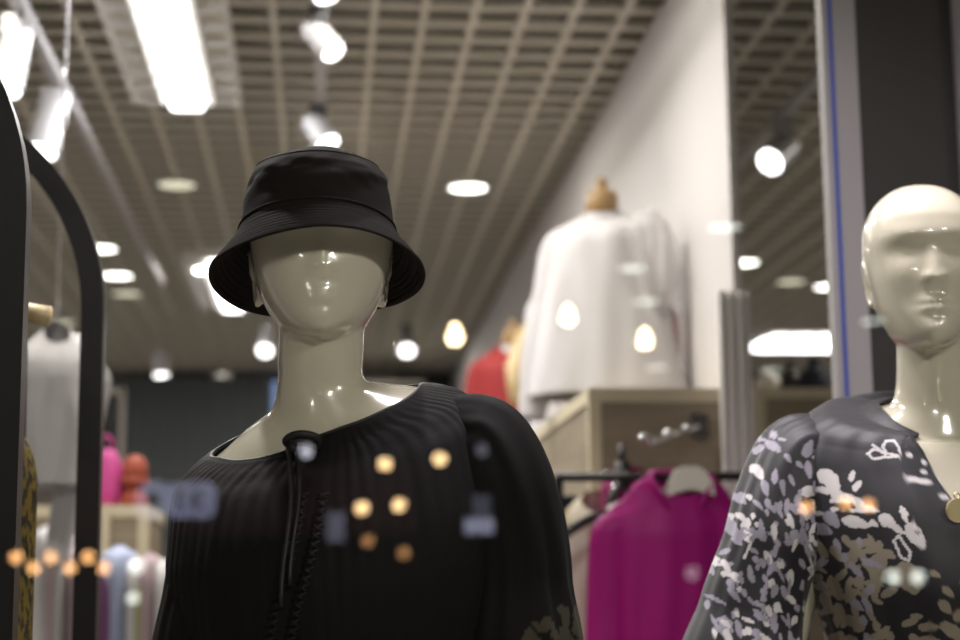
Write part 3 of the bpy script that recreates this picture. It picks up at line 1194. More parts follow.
# taupe leaf embroidery low on the black blouse's sleeves
pets1 = []
qrn = random.Random(12)
for _ in range(420):
    u_, v_ = qrn.uniform(505, 640), qrn.uniform(598, 830)
    if v_ < 600 + (572 - u_) * .62:
        continue
    pets1.append(((u_ - 730) * 2.461, (v_ - 380) * 2.461, qrn.uniform(22, 50), qrn.uniform(14, 30), qrn.uniform(0, 180), 0))
bm_ = fm.copy()
bm_.name = 'black_fabric_with_taupe_embroidery'
bm_.node_tree.nodes['Principled BSDF'].inputs['Sheen Weight'].default_value = .02
bm_.node_tree.nodes['Principled BSDF'].inputs['Roughness'].default_value = .75
bm_.node_tree.nodes['Principled BSDF'].inputs['Specular IOR Level'].default_value = .12
for o in bl1.children:
    if o.name.startswith('sleeve'):
        o.data.materials[0] = bm_
        add_print(o, ORG=L1(540, 600), SC=1.8 / 1700 / 2.461, PET=pets1, STROKE=[], TONE=[(.050, .044, .030)], BASE=np.array([.0050, .0043, .0040]), u0=540, v0=600)


def tneck2(p):
    deg = np.degrees(p)
    k = [-180, -120, -95, -75, -50, -33, -26, -23, -17, -3, 7, 11, 15, 30, 60, 80, 100, 180]
    v = [.25, .25, .245, .25, .268, .280, .290, .345, .40, .515, .40, .345, .29, .28, .265, .25, .245, .25]
    return interp(k, np.array(v)[:, None], deg)[..., 0]


bl2 = thing('blouse', 'charcoal satin blouse with white floral print and keyhole neck', 'blouse', tuple(o2))
P2, n, S, T, PHg = cloth_body(B2, tneck2, 640, 430, .006, .030, 31, .008, tend=.985)
m = MB()
m.grid(open_shell(P2, .0016), True)
add_print(m.build('bodice', fm, bl2), ORG=ORG - np.array([.0165, 0, 0]))
for path, rr, sd in (
        ([L2(862, 478, Y2 + .035), L2(835, 456, Y2 + .042), L2(803, 461, Y2 + .030), L2(781, 505, Y2 + .012), L2(770, 550), L2(752, 612), L2(742, 690), L2(765, 800), L2(782, 850)],
         [.018, .046, .060, .061, .061, .066, .085, .075, .036], 15),
        ([L2(1018, 478, Y2 + .035), L2(1045, 456, Y2 + .042), L2(1077, 461, Y2 + .030), L2(1098, 505, Y2 + .012), L2(1108, 550), L2(1124, 612), L2(1132, 690), L2(1110, 800), L2(1092, 850)],
         [.018, .046, .060, .061, .061, .066, .085, .075, .036], 16)):
    Q, SS, PP = sleeve_grid(path, rr, 300, 400, sd, .0055, ks=(4, 7, 11, 17))
    m = MB()
    m.grid(open_shell(Q, .0015), True)
    add_print(m.build('sleeve', fm, bl2))
# narrow stand collar edge
m = MB()
e = [tuple(p) for p in P2[0][::4]]
m.tube(e + [e[0], e[1]], .0022, 8, closed=False)
add_print(m.build('neck_binding', fm, bl2))

# pendant necklace
pc = L2(953, 511, Y2 - .105)
sf = surf_front(P2, pc[0], pc[2], .010)
nl = thing('disc_charm', 'round gold disc charm at the foot of the open neck of the floral blouse', 'charm', tuple(o2))
m = MB()
n_ = 40
vs = []
R_ = .0150
prof = [(0.0005, -.0022), (R_ * .86, -.0022), (R_ * .90, -.0030), (R_, -.0022), (R_, .0), (0.0005, .0)]
for r_, yy in prof:
    for k in range(n_):
        a = 2 * math.pi * k / n_
        vs.append((sf[0] + r_ * math.cos(a), sf[1] + yy, sf[2] + r_ * math.sin(a)))
fs = [(i * n_ + k, (i + 1) * n_ + k, (i + 1) * n_ + (k + 1) % n_, i * n_ + (k + 1) % n_) for i in range(len(prof) - 1) for k in range(n_)]
m.add(vs, fs)
m.build('disc', MAT['gold'], nl, 'auto')
m = MB()
rp = [(sf[0] + .0035 * math.cos(a), sf[1] - .001, sf[2] + R_ + .003 + .0035 * math.sin(a)) for a in np.linspace(0, 2 * math.pi, 16)]
m.tube(rp, .0009, 8, closed=False)
m.build('jump_ring', MAT['gold'], nl)

# =============================================================== ARCHED RACK
ASP = 1.955
rack = thing('arched_garment_rack', 'black metal garment rack with two arched ends at the left edge', 'clothes rack', (-.724, 2.0, PLAT))
for yy in (0.0, .72):
    path = [(.36, yy, 0)]
    for a in np.linspace(0, math.pi, 41):
        path.append((.36 * math.cos(a), yy, ASP - PLAT + .36 * math.sin(a)))
    path.append((-.36, yy, 0))
    m = MB()
    m.tube(path, .0240, 4, ph0=math.pi / 4, sx=1.06)
    m.build('arch', MAT['black_metal'], rack, 'auto')
m = MB()
m.bar((.02, 0, ASP - PLAT - .02 + .375), (.02, .72, ASP - PLAT - .02 + .375), .012)
m.build('top_bar', MAT['black_metal'], rack)
m = MB()
m.bar((.36, .0, .35), (.36, .72, .35), .012)
m.build('side_bar', MAT['black_metal'], rack)
m = MB()
m.bar((.12, 0, ASP - PLAT + .10 + .2), (.12, .72, ASP - PLAT + .10 + .2), .011)
m.build('hanging_rail', MAT['black_metal'], rack)
RAILZ = ASP + .30
RAILX = -.735 + .12


# =============================================================== HANGERS AND GARMENTS
def hanger(label, loc, rz, hook=.10, w=.42, mt='hanger_wood', drop=.05, group=None, name='clothes_hanger', bulky=1.0):
    """loc = top of the hook where it sits on the rail"""
    t = thing(name, label, 'hanger', loc, rz, group)
    m = MB()
    n = 22
    pts, rad = [], []
    for i in range(n + 1):
        q = -1 + 2 * i / n
        pts.append((q * w / 2, -.012 * q * q, -hook - drop * abs(q) ** 1.5))
        rad.append((.009 + .004 * abs(q)) * bulky)
    m.tube(pts, rad, 10)
    m.build('shoulder_bar', MAT[mt], t)
    m = MB()
    pts = [(0, 0, -hook)] + [(0, 0, -hook * .6)]
    for a in np.linspace(-60, 210, 14):
        pts.append((.02 * math.cos(a * D2R), 0, -.022 + .02 * math.sin(a * D2R)))
    m.tube(pts, .002, 6)
    m.build('hook', MAT['chrome'], t)
    return t


def garment(name, label, cat, loc, rz, w, h, mt, depth=.05, neck=.07, drop=.05, flare=1.0, seed=1, amp=.010,
            sleeves=None, sleeve_len=.5, sl_r=.05, sl_ang=12, collar=False, ks=(6, 9, 14), group=None, body_taper=None, sl_mat=None, vneck=.03):
    """hanging or dressed garment; loc = neck point; hangs down -z, faces -y"""
    t = thing(name, label, cat, loc, rz, group)
    hw = w / 2
    tab = [[0, 0, 0, .0, neck, depth * .45, depth * .5, 0, vneck],
           [.05, 0, 0, -.010, neck * 1.35, depth * .55, depth * .6, 0, vneck],
           [.12, 0, 0, -drop * .5, hw * .72, depth * .75, depth * .75, 0, vneck * .7],
           [.20, 0, 0, -drop, hw * .96, depth, depth, 0, vneck * .4],
           [.27, 0, 0, -drop - .05, hw, depth * 1.2, depth * 1.1, 0, 0],
           [.60, 0, 0, -h * .55, hw * (body_taper or 1.0), depth * 1.3, depth * 1.2, 0, 0],
           [1.0, 0, 0, -h, hw * flare, depth * 1.4, depth * 1.3, 0, 0]]
    nphi, nt_ = 120, 70
    S_, P_ = np.meshgrid(np.linspace(0, 1, nt_), np.linspace(0, 2 * math.pi, nphi, endpoint=False), indexing='ij')
    Q = body_point(tab, P_, S_)
    n = normals_of(Q)
    if (n[40, 0] * np.array([0, -1, 0])).sum() < 0:
        n = -n
    Q = Q + n * (folds(P_, S_, seed, ks, (1, .8, .6)) * amp * np.clip(S_ * 2, .1, 1))[..., None]
    m = MB()
    m.grid(open_shell(Q, .002), True)
    m.build('bodice', MAT[mt], t)
    if sleeves:
        for sg in sleeves:
            a = sl_ang * D2R
            x0 = sg * (hw - sl_r * .8)
            L = sleeve_len
            path = [(x0 - sg * .03, 0, -drop - .02), (x0 + sg * .02, 0, -drop - .04), (x0 + sg * (.02 + math.sin(a) * L * .3), 0, -drop - .04 - L * .3),
                    (x0 + sg * (.02 + math.sin(a) * L * .65), -.01, -drop - .04 - L * .65), (x0 + sg * (.015 + math.sin(a) * L * .9), -.02, -drop - .04 - L)]
            Qs, _, _ = sleeve_grid(path, [sl_r * .9, sl_r, sl_r * 1.05, sl_r * 1.0, sl_r * .8], 60, 50, seed + 3, amp * .6, ks=(4, 6, 9, 13), flat=.6)
            m = MB()
            m.grid(open_shell(Qs, .0015), True)
            m.build('sleeve', MAT[sl_mat or mt], t)
    if collar:
        m = MB()
        for sg in (-1, 1):
            m.tube([(sg * .01, -depth * .55 - .004, -.10), (sg * .045, -depth * .6, -.045), (sg * neck * .95, -depth * .35, .006), (sg * neck * .8, depth * .4, .022), (0, depth * .55, .026)],
                   [.006, .016, .017, .014, .013], 8, sx=.45)
        m.build('collar', MAT[mt], t)
    return t


# things on the arched rack
hx = atY(51, 318, 2.33)
hanger('pale wooden hanger tip sticking out right of the black arch post', (hx[0] - .215, 2.33, RAILZ + .022), 0, hook=RAILZ + .022 - hx[2] - .03, w=.43, drop=.03, mt='hanger_wood', bulky=1.1)
pz = atY(30, 400, 2.3)
garment('dress', 'yellow and black printed dress hanging on the black arched rack', 'dress', (pz[0] - .172, 2.26, RAILZ - .42), 0, .38, 1.3, 'yellow_print', depth=.035, neck=.10, drop=.14, flare=1.14, seed=4, amp=.006)
pz = atY(30, 330, 2.52)
garment('jacket', 'dark navy jacket behind the wooden hanger on the black arched rack', 'jacket', (pz[0] - .212, 2.52, RAILZ - .32), 0, .42, .62, 'navy_cloth', depth=.035, neck=.08, drop=.03, seed=6, amp=.006)

# =============================================================== RIGHT CABINET ROW
CY0 = WY - .05
ce = atY(588, 388, CY0)
cr = atY(736, 388, CY0)
CZ = ce[2]


def cabinet(label, x0, x1, y0, y1, z1, name='display_cabinet', shelves=True, open_left=True):
    t = thing(name, label, 'cabinet', ((x0 + x1) / 2, y0, 0))
    w = x1 - x0
    D = y1 - y0
    m = MB()
    m.box((-w / 2 + .03, 0.0, 0), (w / 2 - .03, .02, z1 - .035))
    m.build('front_panel', MAT['wood'], t, False)
    m = MB()
    m.box((-w / 2, -.004, z1 - .035), (w / 2, D, z1))
    m.build('top_panel', MAT['wood_edge'], t, False)
    for sg in (-1, 1):
        m = MB()
        xx = -w / 2 if sg < 0 else w / 2 - .03
        m.box((xx, -.004, 0), (xx + .03, .03, z1 - .035))
        m.build('corner_post', MAT['wood_edge'], t, False)
        m = MB()
        m.box((xx + .006, .03, 0), (xx + .024, D - .03, z1 - .035))
        m.build('side_panel', MAT['wood'], t, False)
    m = MB()
    m.box((-w / 2 + .03, D - .03, 0), (w / 2 - .03, D, z1 - .035))
    m.build('back_panel', MAT['wood'], t, False)
    return t


cabinet('tall greige wooden cabinet behind the magenta shirts', ce[0], WX - .006, CY0, 8.2, CZ)
# lower cabinet between wall end and white post
ca, cb = atY(756, 388, 5.6), atY(826, 388, 5.6)
cabinet('low greige wooden cabinet between the white wall and the white post', ca[0], cb[0] + .35, 5.6, 6.4, ca[2])
# goods on it
g1 = atY(775, 388, 5.75)
for (u, w_, h_, mt, lab) in ((768, .045, .10, 'plastic_white', 'pale bottle left on the cabinet between wall and post'),
                             (791, .035, .12, 'lamp_black', 'dark bottle on the cabinet between wall and post'),
                             (815, .055, .13, 'navy_cloth', 'dark blue rounded vase beside the white post')):
    p = atY(u, 388, 5.8)
    m = MB()
    m.lathe([(w_ * .7, 0), (w_, .01), (w_, h_ * .55), (w_ * .5, h_ * .75), (w_ * .35, h_ * .8), (w_ * .35, h_), (w_ * .4, h_)], n=24)
    o = m.build('bottle' if 'bottle' in lab else 'vase', MAT[mt])
    o.location = (p[0], 5.8, ca[2])
    tag(o, lab, 'bottle' if 'bottle' in lab else 'vase')


# dress forms on top of the cabinet
def dress_form(label, x, y, rz, zcap, k=.62):
    t = thing('dress_form', label, 'dress form', (x, y, CZ), rz, 'dress forms on the right cabinet')
    zc = zcap - CZ
    m = MB()
    tab = [[0, 0, 0, zc - .05, .045, .045, .05, 0, 0], [.2, 0, 0, zc - .09, .06, .05, .06, 0, .01], [.3, 0, 0, zc - .12, .15, .07, .08, 0, .01],
           [.4, 0, 0, zc - .17, .175, .10, .10, 0, 0], [.6, 0, 0, zc - .30, .15, .10, .09, 0, 0], [.8, 0, 0, zc - .42, .13, .09, .085, 0, 0], [1, 0, 0, zc - .50, .15, .10, .10, 0, 0]]
    tab = [[q[0], 0, 0, q[3], q[4] * (k if q[0] > .2 else 1), q[5] * .85, q[6] * .85, 0, q[8]] for q in tab]
    P_, S_ = np.meshgrid(np.linspace(0, 2 * math.pi, 48, endpoint=False), np.linspace(0, 1, 40))
    m.grid(body_point(tab, P_, S_), True, cap0=True, cap1=True)
    m.build('torso', MAT['white_cloth'], t)
    m = MB()
    m.lathe([(.040, 0), (.046, .006), (.047, .05), (.040, .065), (.018, .072), (.014, .085), (.020, .095), (.012, .108)], (0, 0, zc - .055), 24)
    m.build('neck_cap', MAT['cap_wood'], t)
    m = MB()
    m.lathe([(.13, 0), (.13, .012), (.12, .016), (.014, .02), (.014, max(.03, zc - .5))], (0, 0, 0), 28)
    m.build('stand', MAT['chrome'], t, 'auto')
    return t


ft = [(602, 196, 4.75), (560, 272, 5.70), (513, 333, 6.80)]
fp = [atY(*q) for q in ft]
fx = .865
for (q, lab, rz) in zip(fp, ('dress form with turned wooden neck cap nearest on the cabinet, in white blouse', 'middle dress form on the cabinet, dressed in grey printed white shirt',
                         'farthest dress form on the cabinet, wearing red'), (-22 * D2R, -20 * D2R, -15 * D2R)):
    dress_form(lab, q[0], q[1], rz, q[2] + .0)
q = fp[0]
garment('blouse', 'white blouse with sheer sleeve on the nearest dress form', 'blouse', (q[0], q[1], q[2] - .055), -18 * D2R, .29, .53, 'white_cloth', depth=.10, neck=.050, drop=.05, flare=1.6, seed=8, amp=.012, body_taper=1.25, sleeves=(-1,), sl_r=.05, sleeve_len=.5)
sheer = mat('sheer_white_organza', (.75, .73, .76), .8, noise=((.45, .43, .43), (60, 60, 4), .4, .6), alpha=.55)
sheer.node_tree.nodes['Principled BSDF'].inputs['Alpha'].default_value = .55
MAT['sheer'] = sheer
bl = [o for o in bpy.data.objects if o.name.startswith('blouse') and o.get('label', '').startswith('white blouse with sheer')][0]
pA = [atY(u, v, yy) for u, v, yy in ((640, 216, 4.70), (648, 232, 4.68), (655, 270, 4.67), (652, 310, 4.67), (640, 345, 4.67))]
loc0 = np.array([q[0], q[1], q[2] - .055])
ca_, sa_ = math.cos(18 * D2R), math.sin(18 * D2R)
path = []
for p in pA:
    d = p - loc0
    path.append((d[0] * ca_ - d[1] * sa_, d[0] * sa_ + d[1] * ca_, d[2]))
Qs, _, _ = sleeve_grid(path, [.04, .062, .072, .055, .020], 60, 50, 3, .006, ks=(5, 8, 13, 17), flat=.8)
m = MB()
m.grid(Qs, True)
so = m.build('sleeve', MAT['sheer'], bl)
so['label'] = 'sheer ballooning sleeve'
q = fp[1]
garment('shirt', 'white shirt with grey blotchy print on the middle dress form', 'shirt', (q[0], q[1], q[2] - .055), -20 * D2R, .24, .56, 'print_cloth', depth=.09, neck=.06, drop=.06, flare=1.1, seed=18, amp=.012, sleeves=(1,), sl_r=.045)
q = fp[2]
garment('jacket', 'red jacket on the farthest dress form', 'jacket', (q[0], q[1], q[2] - .055), -15 * D2R, .30, .56, 'red_cloth', depth=.09, neck=.06, drop=.06, flare=1.1, seed=28, amp=.010, sleeves=(-1, 1), sl_r=.048)
q = atY(521, 345, 6.70)
m = MB()
m.tube([(0.03, 0, .06), (.0, -.03, -.02), (-.03, -.10, -.12), (-.045, -.13, -.26)], [.03, .035, .04, .02], 12, sx=1.3)
o = m.build('scarf', MAT['hanger_wood'])
o.location = (q[0], q[1] - .05, q[2])
tag(o, 'tan scarf draped down the front of the red jacket', 'scarf')

# pale pink length hanging against the wall and grey curtain at the wall's end


def drape(name, label, cat, x0, x1, y, z0, z1, mt, nf=5, amp=.02, depth=.012, seed=0, group=None, kind=None):
    m = MB()
    n = 90
    r = np.random.RandomState(seed)
    ph0 = r.rand() * 6
    xs = np.linspace(0, 1, n)
    zs = np.linspace(0, 1, 16)
    rows = []
    for zq in zs:
        fr_ = [(x0 + (x1 - x0) * q - (x0 + x1) / 2, amp * math.sin(nf * 6.283 * q + ph0 + .4 * math.sin(3 * zq)), (z1 - z0) * (1 - zq)) for q in xs]
        bk_ = [(a_, b_ + depth, c_) for a_, b_, c_ in reversed(fr_)]
        rows.append(fr_ + bk_)
    m.grid(np.array(rows), True)
    o = m.build(name, MAT[mt])
    o.location = ((x0 + x1) / 2, y, z0)
    return tag(o, label, cat, group, kind)


pa, pb2 = atY(680, 308, 4.72), atY(700, 308, 4.9)
garment('blouse', 'pale pink blouse hanging on the white wall right of the white blouse', 'blouse', (WX - .055, 4.74, pa[2]), 0, .07, .36, 'pale_pink', depth=.03, neck=.02, drop=.02, seed=3, amp=.004)
pa, pb2 = atY(718, 300, 4.16), atY(750, 300, 4.16)
drape('curtain', 'pale grey narrow curtain gathered at the end of the white wall', 'curtain', pa[0] - .03, pb2[0] - .035, WY - .12, .02, pa[2], 'louvre', 3, .006)
# clothes rail in front of the cabinet
SY = 3.78
rl, rr_ = atY(556, 477, SY), atY(800, 481, SY)
rz_ = rl[2]
t = thing('clothes_rail', 'dark metal clothes rail in front of the right cabinet', 'clothes rail', ((rl[0] + rr_[0]) / 2, SY, 0))
hw_ = (rr_[0] - rl[0]) / 2
m = MB()
m.bar((-hw_, 0, rz_), (hw_, 0, rz_), .0105)
m.build('rail', MAT['black_metal'], t)
for sg in (-1, 1):
    m = MB()
    m.bar((sg * hw_ * .98, 0, .01), (sg * hw_ * .98, 0, rz_), .011)
    m.box((sg * hw_ * .98 - .03, -.2, 0), (sg * hw_ * .98 + .03, .2, .02))
    m.build('leg', MAT['black_metal'], t, False)

p = atY(690, 468, SY - .04)
hanger('cream plastic hanger with broad curved neck holding the magenta shirt', (p[0], SY - .0, rz_ + .022), 0, hook=.05, w=.36, mt='plastic_white', drop=.05)
m = MB()
ol = [(-.054, -.078), (-.050, -.050), (-.036, -.024), (-.018, -.012), (.018, -.012), (.036, -.024), (.050, -.050), (.054, -.078), (.030, -.070), (0, -.062), (-.030, -.070)]
N_ = len(ol)
m.add([(x, -.010, z) for x, z in ol] + [(x, .010, z) for x, z in ol],
      [tuple(range(N_)), tuple(range(2 * N_ - 1, N_ - 1, -1))] + [(i, i + N_, (i + 1) % N_ + N_, (i + 1) % N_) for i in range(N_)])
hh = [o for o in bpy.data.objects if o.name.startswith('clothes_hanger') and 'cream' in o.get('label', '')][0]
nb = m.build('neck_brace', MAT['plastic_white'], hh, 'auto')
nb.location = (0, -.035, .01)
p = atY(668, 492, SY)
garment('shirt', 'magenta satin shirt, front one on the rail, beside the floral blouse', 'shirt', (p[0] + .022, SY - .02, p[2] + .02), 6 * D2R, .35, .62, 'magenta', depth=.040, neck=.075, drop=.075, flare=1.05, seed=41, amp=.012, collar=True, sleeves=(-1, 1), sl_r=.045, sl_ang=4, ks=(5, 8, 12))
p = atY(628, 483, SY + .1)
garment('cardigan', 'deep pink cardigan on the rail, behind the magenta shirt', 'cardigan', (p[0] + .01, SY + .12, p[2] + .01), 0, .14, .5, 'magenta2', depth=.03, neck=.05, drop=.01, seed=44, amp=.006)
p = atY(624, 470, SY)
m = MB()
m.box((-.014, -.016, -.05), (.014, .016, .012))
m.bar((0, 0, .0), (0, 0, .05), .008)
m.tube([(0, 0, -.03), (-.028, 0, -.075), (-.034, 0, -.105)], .010, 8)
m.tube([(0, 0, -.03), (.028, 0, -.075), (.034, 0, -.105)], .010, 8)
o = m.build('hanger_clip', MAT['lamp_black'])
o.location = (p[0], SY + .02, p[2] + .01)
tag(o, 'black hanger clip on the rail left of the cream hanger', 'clip')
p = atY(588, 500, SY + .05)
garment('jacket', 'cream jacket with tan stripes left of the magenta shirt', 'jacket', (p[0] + .05, SY + .16, p[2]), 12 * D2R, .30, .6, 'cream_cloth', depth=.05, neck=.05, drop=.09, flare=1.0, seed=52, amp=.012, sleeves=(-1,), sl_r=.045, sl_ang=8)
hanger('dark hanger holding the cream jacket left of the magenta shirt', (p[0] + .05, SY + .04, rz_ + .022), 20 * D2R, hook=.10, w=.25, mt='lamp_black')

# chrome arm with balls on the cabinet front
t = thing('display_arm', 'chrome display arm with round stops on the cabinet front', 'hook', tuple(atY(690, 430, CY0)))
t.name = 'chrome_hook'
a0 = atY(700, 424, CY0)
arm_o = np.array(t.location)
pp = [atY(u, v, yy) - arm_o for u, v, yy in ((699, 426, CY0), (686, 431, CY0 - .06), (668, 436, CY0 - .12), (650, 444, CY0 - .18), (644, 440, CY0 - .20))]
m = MB()
m.tube(pp, .006, 10)
m.build('rod', MAT['chrome'], t)
for k in range(1, 5):
    m = MB()
    m.ball(pp[k] + np.array([0, 0, .006]), .012, 10)
    m.build('stop_ball', MAT['chrome'], t)
m = MB()
m.box(pp[0] + np.array([-.02, -.012, -.03]), pp[0] + np.array([.02, 0, .03]))
m.build('mount_plate', MAT['chrome'], t, False)

# white shoes on a black stand left of the rail
p = atY(564, 504, 4.9)
st = thing('display_stand', 'black stand between the black blouse and the wooden cabinet', 'stand', (p[0], 4.9, 0))
m = MB()
m.box((-.075, -.12, p[2] - .02), (.075, .12, p[2]))
m.build('top_plate', MAT['lamp_black'], st, False)
m = MB()
m.bar((0, 0, .02), (0, 0, p[2] - .02), .02)
m.build('post', MAT['lamp_black'], st)
m = MB()
m.lathe([(.14, 0), (.14, .015), (.02, .02)], n=32)
m.build('foot', MAT['lamp_black'], st, 'auto')
for k, (dx, lab) in enumerate(((-.035, 'white shoe with orange tongue, left on the black stand'), (.035, 'white shoe with orange tongue, right on the black stand'))):
    t = thing('shoe', lab, 'shoe', (p[0] + dx, 4.88, p[2]), (-.5 if k == 0 else .35), 'shoes on the black stand')
    m = MB()
    m.tube([(0, .10, .03), (0, .07, .04), (0, .02, .045), (0, -.03, .035), (0, -.08, .026), (0, -.105, .022)], [.020, .030, .030, .028, .026, .012], 14)
    m.tube([(0, .06, .04), (0, .055, .085)], [.028, .026], 14)
    m.build('upper', MAT['plastic_white'], t)
    m = MB()
    m.tube([(0, .105, .010), (0, .02, .010), (0, -.06, .010), (0, -.11, .012)], [.024, .030, .033, .014], 12, sx=1.0)
    m.build('sole', MAT['white_cloth'], t)
    m = MB()
    m.tube([(0, .035, .06), (0, .02, .095), (0, .005, .105)], [.016, .020, .008], 10)
    m.build('tongue', MAT['orange_plastic'], t)
# dark garment below the stand
p = atY(572, 520, 4.12)
garment('skirt', 'black skirt hanging left of the cream jacket', 'skirt', (p[0] + .0, 4.12, p[2] + .03), 0, .10, .6, 'navy_cloth', depth=.03, neck=.04, drop=.01, seed=47, amp=.006)

# =============================================================== LEFT SIDE
# cabinet
LY0 = 5.0
pl, pr_ = atY(20, 505, LY0), atY(149, 505, LY0)
LZ = pr_[2]
cabinet('greige wooden cabinet at the left, behind the black arches', pl[0], pr_[0], LY0, LY0 + .5, LZ)
m = MB()
p = atY(106, 540, LY0)
m.box((-.012, -.02, 0), (.012, 0, LZ + .0))
o = m.build('divider_post', MAT['wood_edge'], bpy.data.objects['display_cabinet.002'], False)
o.location = (p[0] - (pl[0] + pr_[0]) / 2, -.004, 0)
# shelf box higher up behind the white blouse
p0, p1 = atY(-10, 448, 4.9), atY(82, 448, 4.9)
cabinet('taller greige wooden cabinet behind the white blouse at the left', p0[0], p1[0], 5.02, 5.5, p0[2]) if False else None

# pink and orange hats / bags on the cabinet
p = atY(112, 502, LY0 + .15)
t = thing('handbag', 'bright pink soft bag standing on the left cabinet', 'bag', (p[0] - .02, LY0 + .15, LZ))
m = MB()
Pg = []
for z_, a_, d_ in ((0, .055, .03), (.01, .065, .038), (.06, .062, .036), (.11, .052, .028), (.15, .038, .02), (.175, .022, .010)):
    Pg.append([(a_ * math.cos(q), d_ * math.sin(q), z_) for q in np.linspace(0, 2 * math.pi, 28, endpoint=False)])
m.grid(np.array(Pg), True, cap0=True, cap1=True)
m.build('bag_body', MAT['pink'], t)
m = MB()
m.tube([(.02 * math.cos(q), 0, .17 + .045 * math.sin(q)) for q in np.linspace(0, math.pi, 12)], .004, 8)
m.build('handle', MAT['pink'], t)
p = atY(137, 502, LY0 + .15)
t = thing('felt_hat', 'burnt orange rounded hat on a stand, right of the pink bag', 'hat', (p[0] - .005, LY0 + .12, LZ))
m = MB()
m.lathe([(.001, .155), (.020, .150), (.033, .135), (.038, .11), (.039, .085), (.036, .082)], n=32)
m.build('crown', MAT['orange'], t)
m = MB()
m.lathe([(.037, .090), (.046, .075), (.044, .070), (.035, .084)], n=32)
m.build('brim', MAT['orange'], t)
m = MB()
m.lathe([(.040, 0), (.042, .02), (.030, .05), (.034, .09)], n=28)
o = m.build('stand', MAT['orange'], t)
p = atY(136, 503, LY0 + .04)

# white blouse on the left
p = atY(55, 333, 4.0)
wb = garment('blouse', 'bulky white blouse hanging behind the black arches', 'blouse', (p[0] + .005, 4.0, p[2]), 10 * D2R, .20, .36, 'white_cloth', depth=.08, neck=.03, drop=.07, flare=.75, seed=61, amp=.012, body_taper=1.0, sleeves=(1,), sl_r=.033, sleeve_len=.43, sl_ang=-12)
m = MB()
m.bar((0, 0, .0), (0, 0, ZC - p[2]), .0025)
m.build('hanging_cord', MAT['chrome'], wb)

# rail of clothes seen from the side, right of the arch
GY = 4.4
r0 = atY(30, 541, GY)
r1 = atY(172, 541, GY)
zr = r0[2] - .05
t = thing('clothes_rail', 'chrome clothes rail with coloured clothes at the lower left', 'clothes rail', ((r0[0] + r1[0]) / 2, GY, 0))
hw_ = (r1[0] - r0[0]) / 2 + .03
m = MB()
m.bar((-hw_, .10, zr), (hw_, .10, zr), .008)
m.build('rail', MAT['chrome'], t)
for sg in (-1, 1):
    m = MB()
    m.bar((sg * hw_, .10, 0.0), (sg * hw_, .10, zr), .009)
    m.build('leg', MAT['chrome'], t)
clothes = [(43, 'white_cloth', 'white blouse on the lower left rail, leftmost', .030, 525), (52, 'pale_pink', 'pale pink top beside the leftmost white blouse', .022, 524),
           (62, 'white_cloth', 'white shirt left of the right arch post, on the rail', .030, 530), (72, 'mauve', 'mauve top partly behind the right arch post', .026, 545),
           (108, 'lilac', 'purple top just right of the right arch post', .030, 560), (117, 'pale_blue', 'pale blue shirt with white shoulder on the left rail', .036, 545),
           (129, 'white_cloth', 'white top between the pale blue and olive clothes', .028, 556), (138, 'olive', 'olive green top low on the left rail', .026, 566),
           (148, 'mauve', 'mauve blouse beside the olive top', .030, 552), (157, 'white_cloth', 'white blouse nearest the black sleeve on the left rail', .028, 558)]
for i, (u, mt, lab, w_, v_) in enumerate(clothes):
    p = atY(u, v_, GY - .10)
    garment('hanging_top', lab, 'clothing', (p[0], GY - .02, p[2]), (7 - 3 * (i % 3)) * D2R, w_ * 2.4, .75, mt, depth=.14, neck=.012, drop=.03, flare=1.15, seed=70 + i, amp=.006, ks=(3, 5, 8), group='clothes on the lower left rail', vneck=.0)

# slate curtain across the back, window sliver, bulkhead
c0, c1 = atY(104, 377, BY - .3), atY(272, 377, BY - .3)
drape('curtain', 'long dark slate curtain across the back of the shop', 'curtain', c0[0], c1[0], BY - .30, .02, c0[2], 'curtain', 16, .04, .02, 5)
MAT['window_glow'] = emis('blue_window_glow', (.35, .5, .85), .55)
w0, w1 = atY(267, 382, BY - .1), atY(279, 414, BY - .1)
m = MB()
m.box((0, -.02, 0), (w1[0] - w0[0], .02, w0[2] - w1[2]))
o = m.build('window_strip', MAT['window_glow'], None, False)  # glowing box that stands in for a bluish window sliver
o.location = (w0[0], BY - .12, w1[2])
tag(o, 'small pale blue glowing window strip left of the hat mannequin neck', 'sign')
# dark shelving left of doorway and behind (a low dark counter)
d0, d1 = atY(362, 381, 12.6), atY(408, 381, 12.6)
t = thing('counter', 'dark brown counter far back, above the blouse shoulder', 'counter', ((d0[0] + d1[0]) / 2, 12.6, 0))
wd = (d1[0] - d0[0]) / 2 + .1
m = MB()
m.box((-wd, 0, 0), (wd, .5, d0[2] - .04))
m.build('counter_body', MAT['dark_panel'], t, False)
m = MB()
m.box((-wd - .02, -.02, d0[2] - .04), (wd + .02, .52, d0[2]))
m.build('counter_top', MAT['taupe'], t, False)
# mirror frame by curtain
f0, f1 = atY(100, 388, 8.0), atY(114, 440, 8.0)
t = thing('standing_mirror', 'narrow grey framed mirror just right of the black arch', 'mirror', ((f0[0] + f1[0]) / 2 - .03, 8.0, 0))
m = MB()
for sg in (-1, 1):
    m.box((sg * .10 - .012, -.012, 0), (sg * .10 + .012, .012, f0[2]))
m.box((-.10, -.012, f0[2] - .03), (.10, .012, f0[2]))
m.box((-.10, -.012, .05), (.10, .012, .08))
m.build('mirror_frame', MAT['taupe'], t, False)
m = MB()
m.box((-.09, -.004, .08), (.09, .004, f0[2] - .03))
m.build('mirror_glass', MAT['black_metal'], t, False)

